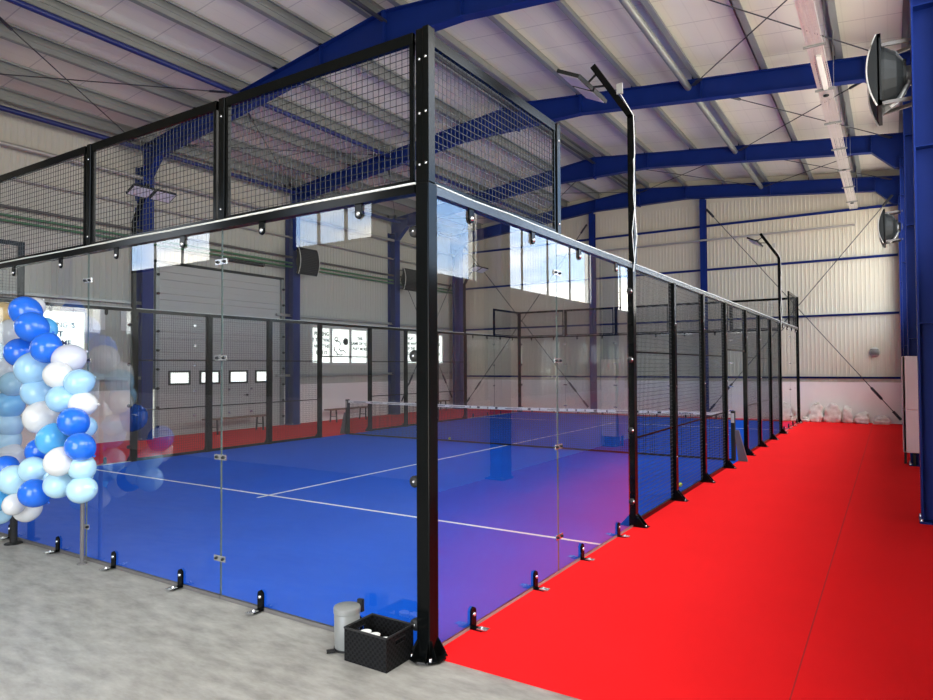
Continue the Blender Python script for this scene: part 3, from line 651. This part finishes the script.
def mesh_panel(p, q, z0, z1, lab, midbars=(), fr=.03, posts=(), name='mesh_panel', group='black wire mesh panels of the court'):
    p, q = V((p[0], p[1], 0)), V((q[0], q[1], 0)); d = (q-p); L_ = d.length; u = d/L_
    t = thing(name, lab, 'mesh panel', p+V((0, 0, z0)), group)
    b = MB(); Z = lambda s, z: p+u*s+V((0, 0, z))
    tb = .075 if z0 > 3 else fr
    bb = .055 if z0 < 1 else fr
    b.bar(Z(0, z0+bb/2), Z(L_, z0+bb/2), .03, bb); b.bar(Z(0, z1-tb/2), Z(L_, z1-tb/2), .03, tb)
    for s in (fr/2, L_-fr/2): b.bar(Z(s, z0), Z(s, z1), .025, fr, up=u)
    for zz in midbars: b.bar(Z(0, zz), Z(L_, zz), .02, .02)
    b.build('frame', M['black'], t)
    b = MB(); r = .0035; k = 1; nv = round(L_/.05)
    for k in range(1, nv): b.bar(Z(L_*k/nv, z0+fr), Z(L_*k/nv, z1-fr), r, r, up=u)
    nh = round((z1-z0)/.05)
    for k in range(1, nh): zz = z0+(z1-z0)*k/nh; b.bar(Z(fr, zz)+u.cross(V((0, 0, 1)))*r, Z(L_-fr, zz)+u.cross(V((0, 0, 1)))*r, r, r)
    b.build('wire_grid', M['wire'], t); return t
ordn = ['first', 'second', 'third', 'fourth', 'fifth', 'sixth', 'seventh', 'eighth']
def upper_post(x, y, ox, oy, lab):
    t = thing('upper_post', lab, 'post', (x, y, 3.0), 'short posts holding the upper mesh')
    if oy: MB().box((x-.035, y-.025, 3.0), (x+.035, y+.025, 4.0)).build('post_shaft', M['black'], t, .004)
    else: MB().box((x-.025, y-.035, 3.0), (x+.025, y+.035, 4.0)).build('post_shaft', M['black'], t, .004)
    for z in (3.1, 3.85): MB().lathe([(0, .006), (.01, .006), (.01, 0)], (x+ox*.025, y+oy*.025, z), (ox, oy, 0), 8).build('bolt', M['steel'], t)
for i in range(5):
    a_, b_ = -2*i, -2*(i+1)
    mesh_panel((a_-.08, 0), (b_+.04, 0), 3.01, 4.0, 'upper mesh panel of the near end, %s from the near corner post' % ordn[i])
    mesh_panel((a_-.08, 20), (b_+.04, 20), 3.01, 4.0, 'upper mesh panel of the far end, %s from the red carpet side' % ordn[i])
    if i: upper_post(a_, 0, 0, -1, 'short black post on the near end rail, %s left of the corner' % ordn[i-1]); upper_post(a_, 20, 0, -1, 'short black post on the far end rail, %s from the red carpet side' % ordn[i-1])
for x, side, ox in ((0, 'right', 1), (-10, 'left', -1)):
    mesh_panel((x, .06), (x, 1.96), 3.01, 4.0, 'upper mesh panel on the %s side at the near corner' % side)
    mesh_panel((x, 18.04), (x, 19.94), 3.01, 4.0, 'upper mesh panel on the %s side at the far corner' % side)
    upper_post(x, 2.0, ox, 0, 'short black post ending the near upper mesh on the %s side' % side)
    upper_post(x, 18.0, ox, 0, 'short black post ending the far upper mesh on the %s side' % side)
BAYS = [4, 5.70, 7.36, 9.02, 10.98, 12.64, 14.30, 16]
def foot(t, x, y, ox):
    b = MB(); b.prism([(x+ox*.035, y-.045, .012), (x+ox*.16, y-.045, .012), (x+ox*.035, y-.045, .16)], (0, .012, 0)); b.prism([(x+ox*.035, y+.033, .012), (x+ox*.16, y+.033, .012), (x+ox*.035, y+.033, .16)], (0, .012, 0)); b.box((x-ox*.035, y-.05, .012), (x+ox*.17, y+.05, .02))
    f = b.build('foot_gusset', M['black'], t)
    MB().lathe([(0, .015), (.01, .015), (.01, 0)], (x+ox*.14, y, .02), (0, 0, 1), 6).build('bolt', M['steel'], f)
def flood(t, x, y, z, sgn, tilt=-.45):
    """two floodlight heads on a bracket, hanging to the court side"""
    for k, dy in enumerate((-.42, .04)):
        cx = x+sgn*.2
        c0, s0 = math.cos(tilt), math.sin(tilt)
        P = lambda u_, v_, w_: V((cx+sgn*(u_*c0-w_*s0), y+dy+v_, z-.12-(u_*s0)-w_*c0))
        vs = [P(u_, v_, w_) for w_ in (0, .04) for (u_, v_) in ((-.15, -.02), (.15, -.02), (.15, .40), (-.15, .40))]
        b = MB().add(vs, [(0, 1, 2, 3), (7, 6, 5, 4), (0, 4, 5, 1), (1, 5, 6, 2), (2, 6, 7, 3), (3, 7, 4, 0)])
        hd = b.build('lamp_head', M['dark'], t)
        vs = [P(u_, v_, w_) for w_ in (.04, .046) for (u_, v_) in ((-.13, 0), (.13, 0), (.13, .38), (-.13, .38))]
        MB().add(vs, [(0, 1, 2, 3), (7, 6, 5, 4), (0, 4, 5, 1), (1, 5, 6, 2), (2, 6, 7, 3), (3, 7, 4, 0)]).build('lamp_glass', M['lens'], hd)
    b = MB(); b.bar((x, y, z), (x+sgn*.16, y, z-.12), .02, .02); b.bar((x-sgn*.14, y, z-.2), (x+sgn*.12, y, z-.17), .02, .02); b.bar((x+sgn*.12, y-.32, z-.14), (x+sgn*.12, y+.46, z-.14), .025, .025); b.build('bracket', M['dark'], t)
for x, side, ox in ((0, 'right', 1), (-10, 'left', -1)):
    for k, y in enumerate(BAYS):
        pole = k in (0, 7)
        where = 'beside the red carpet' if ox > 0 else 'across the court'
        if pole:
            lab = 'black floodlight pole with bent arm %s, at the %s end' % (where, 'near' if k == 0 else 'far')
            t = thing('floodlight_pole', lab, 'light pole', (x, y, 0), 'black floodlight poles of the court')
            MB().box((x-.04, y-.05, .02), (x+.04, y+.05, 3.0)).build('post_shaft', M['black'], t, .004)
            MB().bar((x+.02*ox, y, 3.0), (x+.02*ox, y, 4.72), .07, .07, up=(1, 0, 0)).build('upper_pole', M['black'], t)
            MB().bar((x+.03*ox, y, 4.69), (x-.43*ox, y, 5.4), .07, .07, up=(0, 1, 0)).build('arm', M['black'], t)
            flood(t, x-.36*ox, y, 5.33, -ox)
            MB().box((x-.13*ox, y-.06, 4.98), (x-.06*ox, y-.035, 5.1)).build('junction_box', M['pipe_grey'], t)
            if ox > 0: MB().tube([(x+.05, y-.06, 2.9), (x+.085, y-.04, 3.3), (x+.055, y-.05, 3.8), (x+.075, y-.05, 4.3), (x+.06, y-.03, 4.7), (x-.08, y-.05, 4.97)], .0055, 6).tube([(x+.06, y-.05, 3.0), (x+.04, y-.06, 3.35), (x+.075, y-.05, 3.7), (x+.06, y-.05, 4.2)], .0045, 6).build('cable', M['cable'], t)
            for z in (.3, 1.1, 1.9, 2.68):
                s_ = -1 if k == 0 else 1
                d_ = MB().lathe([(0, .02), (.035, .012), (.035, -.02), (0, -.02)], (x+ox*.012, y+s_*.085, z), (ox, 0, 0), 14).build('glass_clamp', M['rubber'], t)
                MB().lathe([(0, .028), (.014, .026), (.016, .018)], (x+ox*.012, y+s_*.085, z), (ox, 0, 0), 10).build('bolt', M['clamp'], d_)
        else:
            t = thing('fence_post', 'black post of the %s mesh fence, %s from the near floodlight pole' % (side, ordn[k-1]), 'post', (x, y, 0), 'black fence posts along the %s side' % side)
            MB().box((x-.04, y-.05, .02), (x+.04, y+.05, 2.96)).build('post_shaft', M['black'], t, .004)
            for z in (.6, 1.55, 2.4): MB().lathe([(0, .006), (.01, .006), (.01, 0)], (x+ox*.04, y, z), (ox, 0, 0), 8).build('bolt', M['steel'], t)
        foot(t, x, y, ox)
    for k in range(7):
        y0, y1 = BAYS[k]+.052, BAYS[k+1]-.052
        if k == 3: mesh_panel((x, y0), (x, y1), 2.1, 2.96, 'short mesh panel above the doorway in the %s side fence' % side)
        else: mesh_panel((x, y0), (x, y1), .014, 2.96, 'tall mesh panel of the %s fence, %s from the near floodlight pole' % (side, ordn[k]), midbars=(1.0, 1.99))

def glass_panel(p, q, axis, outw, lab, z1=2.95, br=True):
    """12 mm pane between p and q (along axis) with floor brackets, top clips; outw = outside direction"""
    t = thing('glass_panel', lab, 'glass panel', (p[0], p[1], 0), 'clear toughened glass panels of the court')
    g = .004; b = MB(); o = V(outw)
    if axis == 'x':
        s0, s1 = sorted((p[0], q[0])); y = p[1]; b.box((s0+g, y-.006, .03), (s1-g, y+.006, z1))
    else:
        s0, s1 = sorted((p[1], q[1])); x = p[0]; b.box((x-.006, s0+g, .03), (x+.006, s1-g, z1))
    pane = b.build('pane', [M['glass'], M['edge']], t)
    b = MB()
    if axis == 'x': b.box((s0+g, p[1]-.010, .001), (s1-g, p[1]+.010, .03))
    else: b.box((p[0]-.008, s0+g, .001), (p[0]+.008, s1-g, .03))
    b.build('bottom_seal', M['pole'] if axis == 'x' else M['pipe_grey'], t)
    for f in pane.data.polygons:
        n_ = f.normal
        if (axis == 'x' and abs(n_.y) < .5) or (axis == 'y' and abs(n_.x) < .5): f.material_index = 1
    L_ = s1-s0
    for fr_ in (.25, .75):
        s = s0+L_*fr_
        c = V((s, p[1], 0)) if axis == 'x' else V((p[0], s, 0))
        u = V((1, 0, 0)) if axis == 'x' else V((0, 1, 0))
        # rounded black upright plate
        prof = [(-.03, .012), (.03, .012), (.03, .13), (.024, .147), (.0, .16), (-.024, .147), (-.03, .13)]
        b = MB(); b.prism([c+o*.008+u*a_+V((0, 0, z_)) for a_, z_ in prof], o*.016); b.prism([c+u*(-.03)+o*.0+V((0, 0, .012)), c+u*.03+V((0, 0, .012)), c+u*.03+o*.10+V((0, 0, .012)), c-u*.03+o*.10+V((0, 0, .012))], (0, 0, .008))
        fb = b.build('floor_bracket', M['black'], t)
        MB().lathe([(0, .012), (.012, .01), (.014, 0)], c+o*.024+V((0, 0, .11)), o, 10).build('bolt', M['steel'], fb)
        b = MB(); b.prism([c-u*.028+o*.06+V((0, 0, .0202)), c+u*.028+o*.06+V((0, 0, .0202)), c+u*.028+o*.135+V((0, 0, .0202)), c-u*.028+o*.135+V((0, 0, .0202))], (0, 0, .006)); b.lathe([(0, .012), (.012, .01), (.012, 0)], c+o*.085+V((0, 0, .026)), (0, 0, 1), 8); b.build('anchor_plate', M['clamp'], fb)
        prof = [(-.03, 2.96), (.03, 2.96), (.03, 2.87), (.024, 2.853), (0, 2.84), (-.024, 2.853), (-.03, 2.87)]
        b = MB(); b.prism([c+o*.008+u*a_+V((0, 0, z_)) for a_, z_ in prof], o*.014); tcl = b.build('top_clip', M['black'], t)
        MB().lathe([(0, .014), (.016, .01), (.018, 0)], c+o*.022+V((0, 0, 2.875)), o, 10).build('bolt', M['clamp'], tcl)
    return t
def spider(t, c, u, o, zs):
    for z in zs:
        p = V(c)+V((0, 0, z)); b = MB()
        b.prism([p-u*.07-V((0, 0, .022))+o*.007, p+u*.07-V((0, 0, .022))+o*.007, p+u*.07+V((0, 0, .022))+o*.007, p-u*.07+V((0, 0, .022))+o*.007], o*.008)
        j = b.build('joint_clamp', M['clamp'], t)
        for s in (-1, 1): MB().lathe([(0, .016), (.010, .014), (.013, 0)], p+u*.04*s+o*.015, o, 10).build('bolt', M['dark'], j)
UX, UY = V((1, 0, 0)), V((0, 1, 0))
SEAM = [-.055, -2.01, -4.02, -6.03, -8.02, -9.945]
for i in range(5):
    t = glass_panel((SEAM[i], 0), (SEAM[i+1], 0), 'x', (0, -1, 0), 'clear glass panel of the near end wall, %s left of the thick corner post' % ordn[i])
    if i < 4: spider(t, (SEAM[i+1], 0, 0), UX, V((0, -1, 0)), (.32, 1.12, 1.91, 2.68))
    t = glass_panel((SEAM[i], 20), (SEAM[i+1], 20), 'x', (0, 1, 0), 'clear glass panel of the far end wall, %s from the red carpet side' % ordn[i])
    if i < 4: spider(t, (SEAM[i+1], 20, 0), UX, V((0, -1, 0)), (.32, 1.12, 1.91, 2.68))
for x, side, ox in ((0, 'right', 1), (-10, 'left', -1)):
    for (ya, ym, yb_, en) in ((.055, 1.975, 3.955, 'near'), (16.045, 18.0, 19.945, 'far')):
        t = glass_panel((x, ya), (x, ym), 'y', (ox, 0, 0), '%s side glass panel at the %s end, %s' % (side, en, 'next to the corner post' if en == 'near' else 'next to the floodlight pole'))
        spider(t, (x, ym, 0), UY, V((ox, 0, 0)), (.33, 1.12, 1.88, 2.66))
        glass_panel((x, ym), (x, yb_), 'y', (ox, 0, 0), '%s side glass panel at the %s end, %s' % (side, en, 'next to the floodlight pole' if en == 'near' else 'next to the corner post'))

# ------------------------------------------------------------------ net
t = thing('court_net', 'black net with printed white top tape across the middle of the court', 'net', (-5, 10, 0))
b = MB(); r = .0062; NZ = .86
def nz_(s): return .92-.04*(1-abs(s-5)/5)
for k in range(int(9.8/.045)): x = -9.9+.045*k; b.bar((x, 10, .03), (x, 10, nz_(x+10)-.05), r, r, up=(0, 1, 0))
for k in range(20):
    z = .05+.043*k; b.bar((-9.9, 10, z), (-5, 10, z*.957), r, r); b.bar((-5, 10, z*.957), (-.1, 10, z), r, r)
b.build('net_mesh', M['net'], t)
b = MB(); b.bar((-9.92, 10, .90), (-5, 10, .86), .016, .06); b.bar((-5, 10, .86), (-.08, 10, .90), .016, .06); tp = b.build('top_tape', M['tape'], t)
MB().bar((-9.92, 10, .03), (-.08, 10, .03), .02, .035).build('bottom_band', M['net'], t)
b = MB(); x = -9.7
while x < -.3:
    w = random.choice((.05, .12, .3, .42)); z = .90-.04*(1-abs(x+5)/5)
    if w > .2:
        xx = x
        while xx < x+w: b.box((xx, 9.989, z-.011), (xx+.018, 9.9915, z+.009)); xx += .028
    else: b.box((x, 9.989, z-.02), (x+w*.6, 9.9915, z+.02))
    x += w+.16
b.build('printed_logos', M['ink'], tp)
for x, s in ((-10, -1), (0, 1)):
    xc = x-s*.06
    b = MB(); b.box((xc-.035, 9.95, .02), (xc+.035, 10.05, .96)); p = b.build('net_post', M['dark'], t, .004)
    MB().box((xc-.03, 9.944, .74), (xc+.03, 9.949, .92)).build('winch_cover', M['pipe_grey'], p)
    MB().prism([(xc+s*.09, 9.96, .02), (xc+s*.25, 9.96, .02), (xc+s*.10, 9.96, .60), (xc+s*.036, 9.96, .60), (xc+s*.036, 9.96, .5)], (0, .08, 0)).build('brace_foot', mat('net_foot_grey', (.09, .088, .105), .4, noise=.1), p)
# balls
def ball(x, y, lab, r=.033):
    t = thing('tennis_ball', lab, 'ball', (x, y, .013), 'yellow balls on the blue court')
    b = MB(); b.lathe([(r*math.sin(math.pi*k/10), -r*math.cos(math.pi*k/10)) for k in range(11)], (x, y, .0135+r), (0, 0, 1), 14); b.build('felt', M['ball'], t)
    b = MB(); b.tube([(x+r*1.0*math.cos(a_)*math.cos(.5*math.sin(2*a_)), y+r*1.0*math.sin(a_)*math.cos(.5*math.sin(2*a_)), .0135+r+r*1.0*math.sin(.5*math.sin(2*a_))) for a_ in [2*math.pi*k/24 for k in range(25)]], .0015, 4); b.build('seam', M['line'], t)
ball(-.2, 6.72, 'yellow tennis ball on the turf beside the mesh fence')
ball(-6.77, 10.25, 'yellow ball lying at the foot of the net')

# ------------------------------------------------------------------ bin and box
t = thing('pedal_bin', 'small grey pedal bin with closed lid beside the black box', 'bin', (-.522, -.155, 0))
bx_, by_ = -.522, -.155
MB().lathe([(0, .0), (.078, .0), (.080, .012), (.084, .232), (.080, .236), (0, .236)], (bx_, by_, .004), (0, 0, 1), 32).build('bin_body', M['bin'], t)
MB().lathe([(.087, .0), (.088, .03), (.084, .040), (.03, .046), (0, .046)], (bx_, by_, .234), (0, 0, 1), 32).build('lid', M['bin'], t)
MB().lathe([(.080, 0), (.085, .0), (.085, .012), (.080, .012)], (bx_, by_, .002), (0, 0, 1), 32).build('base_ring', M['rubber'], t)
b = MB(); b.bar((bx_-.02, by_-.09, .014), (bx_-.055, by_-.13, .012), .04, .01); b.build('pedal', M['rubber'], t)
MB().box((bx_+.02, by_+.075, .22), (bx_+.06, by_+.10, .30)).build('hinge', M['rubber'], t)
x0, x1, y0, y1, hb = -.410, -.072, -.30, -.035, .205
t = thing('storage_box', 'black woven open storage box at the foot of the corner post', 'box', ((x0+x1)/2, (y0+y1)/2, 0))
b = MB(); w = .01
b.box((x0, y0, .002), (x1, y1, .012))
b.box((x0, y0, .012), (x1, y0+w, hb)); b.box((x0, y1-w, .012), (x1, y1, hb))
for xx in (x0, x1-w):
    ym = (y0+y1)/2
    b.box((xx, y0+w, .012), (xx+w, y1-w, .135)); b.box((xx, y0+w, .165), (xx+w, y1-w, hb)); b.box((xx, y0+w, .135), (xx+w, ym-.045, .165)); b.box((xx, ym+.045, .135), (xx+w, y1-w, .165))
b.build('woven_body', M['weave'], t)
b = MB()
for (p, q) in (((x0, y0), (x1, y0)), ((x1, y0), (x1, y1)), ((x1, y1), (x0, y1)), ((x0, y1), (x0, y0))): b.tube([(p[0], p[1], hb), (q[0], q[1], hb)], .007, 8)
b.build('rim', M['rubber'], t)
b = MB()
for xx in (x0, x1-w): b.bar((xx+w/2, y0+.08, .168), (xx+w/2, y1-.08, .168), .014, .008)
b.build('handle_trim', M['rubber'], t)
for i, (dx, dy, dz, lab) in enumerate(((.09, .10, .125, 'white cup in the black box, nearest the bin'), (.17, .09, .12, 'white cup in the middle of the black box'), (.27, .07, .118, 'white cup in the black box, nearest the corner post'))):
    c = (x0+dx, y0+dy, .0125+dz*0)
    b = MB(); b.lathe([(.0, .0), (.026, .0), (.034, .15), (.036, .155), (.032, .155), (.0, .14)], c, (0, 0, 1), 18)
    single('white_cup', b, M['paper'], lab, 'cup', 'white cups in the black box')

# ------------------------------------------------------------------ sacks against the far wall
def sack(x, y, w, h, d, lab, seed, lean=.05):
    rnd = random.Random(seed); vs = []; n, mm_ = 20, 12
    for j in range(mm_+1):
        v = j/mm_; prof = (1.0 if v < .8 else 1-.55*((v-.8)/.2)**1.5)*(.86+.14*math.sin(math.pi*min(v*1.6, 1)))*(1+.06*math.sin(v*17+seed))
        for i in range(n):
            a_ = 2*math.pi*i/n; ca, sa = math.cos(a_), math.sin(a_); q = .5
            rx = w/2*math.copysign(abs(ca)**q, ca); ry = d/2*math.copysign(abs(sa)**q, sa)
            k = prof*(1+.12*math.sin(2*a_+seed*1.7+3*v)+.08*math.sin(11*v+seed*2+3*a_)+.04*math.sin(7*a_+seed*5+6*v))*(1.08-.16*abs(v-.35+.1*math.sin(seed)))
            vs.append((x+rx*k+.03*math.sin(seed)*v, y+ry*k+lean*v, .012+h*v*(1+.10*math.sin(a_+seed*2.3)+.04*math.sin(5*a_+seed))+rnd.uniform(-.006, .006)*(0 if j == 0 else 1)))
    fs = [(j*n+i, j*n+(i+1) % n, (j+1)*n+(i+1) % n, (j+1)*n+i) for j in range(mm_) for i in range(n)]
    fs += [tuple(range(n))[::-1], tuple(range(mm_*n, mm_*n+n))]
    b = MB().add(vs, fs, 0, True)
    t = thing('sandbag', lab, 'sandbag', (x, y, 0), 'beige sandbags along the foot of the far wall')
    b.build('sack_body', M['sack'], t)
    MB().tube([(x-w*.22, y+lean-.02, h*.97), (x, y+lean-.03, h*1.03), (x+w*.22, y+lean-.02, h*.98)], .018, 6).build('tied_seam', M['sack'], t)
sack(-.40, 20.55, .36, .50, .26, 'upright beige sandbag behind the court glass, leftmost of the row', 1)
sack(.14, 20.44, .26, .16, .22, 'low crumpled sandbag right beside the far corner post', 2, .0)
sack(.44, 20.55, .40, .56, .26, 'tall upright sandbag just right of the far corner post', 3)
sack(.92, 20.55, .42, .55, .28, 'tall bulging sandbag, middle of the three upright ones', 4)
sack(1.34, 20.55, .30, .50, .26, 'narrower slumped upright sandbag with a darker patch', 5)
sack(1.72, 20.5, .42, .33, .34, 'squat folded sandbag right of the upright ones', 6, .02)
sack(2.22, 20.5, .40, .24, .30, 'small low sandbag on its own near the right corner', 8, .02)

# ------------------------------------------------------------------ benches on the far strip
def bench(y0, y1, lab, x=-13.1, z=.45):
    t = thing('bench', lab, 'bench', (x, (y0+y1)/2, 0), 'low wooden benches along the left wall')
    MB().box((x-.16, y0, z-.04), (x+.16, y1, z)).build('seat', M['wood'], t, .006)
    for yy in (y0+.28, y1-.28):
        for s in (-1, 1): MB().bar((x+s*.12, yy, z-.04), (x+s*.15, yy, .012), .035, .035, up=(0, 1, 0)).build('leg', M['dark'], t)
        MB().bar((x-.12, yy, .2), (x+.12, yy, .2), .02, .02).build('stretcher', M['dark'], t)
bench(7.85, 9.97, 'low wooden bench in front of the grey sectional door')
bench(12.45, 14.46, 'low wooden bench under the lettered windows, left of the net post')
bench(17.4, 19.4, 'low wooden bench at the far end of the left wall')

# ------------------------------------------------------------------ sheets on the left wall
for (ya, yb3, lab) in ((5.2, 5.5, 'white paper sheet on the wall just right of the lettered window'), (5.89, 6.2, 'white paper sheet on the wall beside the dark blue column')):
    single('wall_sheet', MB().box((XL+.018, ya, 2.78), (XL+.026, yb3, 3.29)), M['paper'], lab, 'sheet')

# ------------------------------------------------------------------ balloons
def bray(px, py): return cF + cR*((px-466.5)/661.725) + cU*((350-py)/661.725)
def on_y(px, py, Y):
    d = bray(px, py); return CP + d*((Y-CP.y)/d.y)
def balloon(px, py, r, colr, lab, Y=-.35, asp=1.0, tail=(0.3, .4, -.8)):
    p = on_y(px, py, Y); dep = (p-CP).dot(cF); R_ = r*1.04*dep/661.725
    return balloon_at(p, R_, colr, lab, asp, tail)
def balloon_at(p, R_, colr, lab, asp=1.0, tail=(0.3, .4, -.8)):
    t = thing('balloon', lab, 'balloon', p, 'blue and white balloons of the garland')
    tl = V(tail).normalized(); n = 16
    prof = []
    for k in range(n+1):
        th = math.pi*k/n; rr = math.sin(th); h = -math.cos(th)
        if h > 0: rr *= 1-.10*h*h; h *= 1.10
        prof.append((max(R_*rr, .0005), R_*h*asp))
    MB().lathe(prof, p, tl, 24).build('balloon_skin', BM[colr], t)
    MB().lathe([(.004, 0), (.006, .004), (.012, .014), (.009, .018), (.002, .014)], p+tl*(R_*1.09*asp), tl, 10).build('knot', BM[colr], t)
BL = [
 (25.7, 311.4, 14, 'deep blue', 'topmost deep blue balloon of the garland', -.36),
 (31.7, 327, 14.3, 'deep blue', 'second deep blue balloon from the top', -.42),
 (20.5, 352.6, 14, 'deep blue', 'deep blue balloon on the left of the upper pair side by side', -.36),
 (46.3, 348.3, 13.7, 'deep blue', 'deep blue balloon on the right of the upper pair side by side', -.44),
 (68.6, 359.5, 14.5, 'pearl', 'pearly lilac-white balloon right of the upper deep blue ones', -.28),
 (32.6, 369, 15.6, 'pale blue', 'large pale blue balloon just below the upper deep blue pair', -.46),
 (58.3, 375, 13, 'white', 'small white balloon below the pearly one', -.48),
 (79, 382.6, 13, 'pale blue', 'pale blue balloon at the right edge below the pearly one', -.32),
 (37, 392.5, 13.8, 'pale blue', 'pale blue balloon left of centre, second below the upper deep blue pair', -.4),
 (61, 399, 13, 'pale blue', 'pale blue balloon in the middle of the garland below the small white one', -.48),
 (82.5, 404, 12, 'white', 'white balloon at the right edge, half behind the pale blue ones', -.3),
 (41, 417.6, 15.5, 'white', 'large white balloon in the middle, pointing right', -.42),
 (73.4, 422, 13.8, 'deep blue', 'deep blue balloon at the right edge in the middle of the garland', -.46),
 (84, 427, 11, 'pale blue', 'pale blue balloon mostly hidden behind the middle right deep blue one', -.24),
 (52, 439.4, 14, 'sky blue', 'bright sky blue balloon under the large white one', -.46),
 (80, 446.5, 13.3, 'deep blue', 'deep blue balloon at the right edge below the middle one', -.4),
 (39, 451, 12, 'deep blue', 'deep blue balloon peeping out from under the sky blue one', -.28),
 (59, 462, 13.4, 'white', 'round white balloon right below the sky blue one', -.5),
 (81.8, 467, 12.4, 'ice blue', 'ice blue balloon at the right edge, second from the bottom', -.34),
 (33, 469.7, 12.5, 'ice blue', 'ice blue balloon left of the lower round white one', -.4),
 (58.5, 484.6, 13, 'ice blue', 'ice blue balloon right below the lower round white one', -.4),
 (81.8, 489.6, 13.2, 'ice blue', 'ice blue balloon at the lower right end, on top of the grey pole', -.34),
 (34, 493, 13.6, 'deep blue', 'lowest deep blue balloon of the garland', -.48),
 (14, 480, 14.2, 'ice blue', 'large ice blue balloon at lower left, above the small white one', -.48),
 (5.6, 468, 12, 'deep blue', 'deep blue balloon at the left edge behind the large ice blue one', -.36),
 (14, 504.5, 10, 'white', 'small bright white balloon at the bottom left', -.52),
 (27, 509.5, 12, 'white', 'white balloon at the very bottom, under the lowest deep blue one', -.36),
 (-3, 501, 10, 'sky blue', 'sky blue balloon cut by the left edge near the bottom', -.52),
 (1, 514, 9.5, 'ice blue', 'ice blue balloon in the bottom left corner of the garland', -.4),
 (47, 404, 11, 'deep blue', 'deep blue balloon glimpsed between two pale blue ones', -.26),
 (45, 329, 11, 'sky blue', 'sky blue balloon half hidden right of the top deep blue ones', -.2),
 (33, 308, 10, 'white', 'white balloon half hidden behind the topmost deep blue one', -.22),
 (50, 476, 11, 'ice blue', 'ice blue balloon mostly hidden behind the lower white ones', -.26),
]
for (px, py, r, c, lab, Y) in BL: balloon(px, py, r, c, lab, Y*(.62 if py < 440 else .95), random.uniform(1.0, 1.06), (random.uniform(-.6, .6), random.uniform(.1, .6), random.uniform(-.6, .6)))
# balloons behind the glass at the left edge
for (px, py, r, c, lab) in [(12, 333, 14, 'pearl', 'pearly balloon behind the glass, upper left of the garland'), (-4, 350, 13, 'ice blue', 'ice blue balloon behind the glass cut by the left edge'),
        (3, 371, 12.5, 'pearl', 'pearly balloon behind the glass left of the large pale blue one'), (13, 384, 12.5, 'pale blue', 'pale blue balloon behind the glass beside the large pale blue one'), (-5, 394, 12, 'pearl', 'pearly balloon behind the glass, half outside the left edge'),
        (9, 405, 14, 'sky blue', 'sky blue balloon behind the glass at the left edge'), (8, 424, 13, 'pale blue', 'pale blue balloon behind the glass just under the sky blue one'),
        (6, 441, 13.5, 'pale blue', 'lower pale blue balloon behind the glass at the left edge'), (10, 457, 13, 'pearl', 'pearly balloon behind the glass above the large ice blue one'), (3, 313, 11, 'gold', 'gold balloon behind the glass at the top left'),
        (-2, 327, 11, 'ice blue', 'ice blue balloon behind the glass just under the gold one')]:
    p = on_y(px, py, .27); dep = (p-CP).dot(cF); balloon_at(p, r*dep/661.725, c, lab, 1.03, (random.uniform(-.6, .6), .3, random.uniform(-.6, .6)))
# stand poles
def stand(px, py, ytop, w, m, lab):
    p = on_y(px, py, -.09); p.z = .0; q = on_y(px, ytop, -.09)
    t = thing('balloon_stand', lab, 'stand', (p.x, p.y, 0), 'poles holding the balloon garland')
    MB().tube([(p.x, p.y, .012), (p.x, p.y, q.z)], w, 10).build('pole', m, t)
    MB().lathe([(0, .012), (w*2.2, .010), (w*2.4, 0)], (p.x, p.y, 0), (0, 0, 1), 16).build('foot', m, t)
stand(82, 560, 380, .019, M['pole'], 'thin grey pole under the lower right end of the balloon garland')
stand(13.5, 540, 470, .036, M['rubber'], 'thick black pole under the left of the balloon garland')
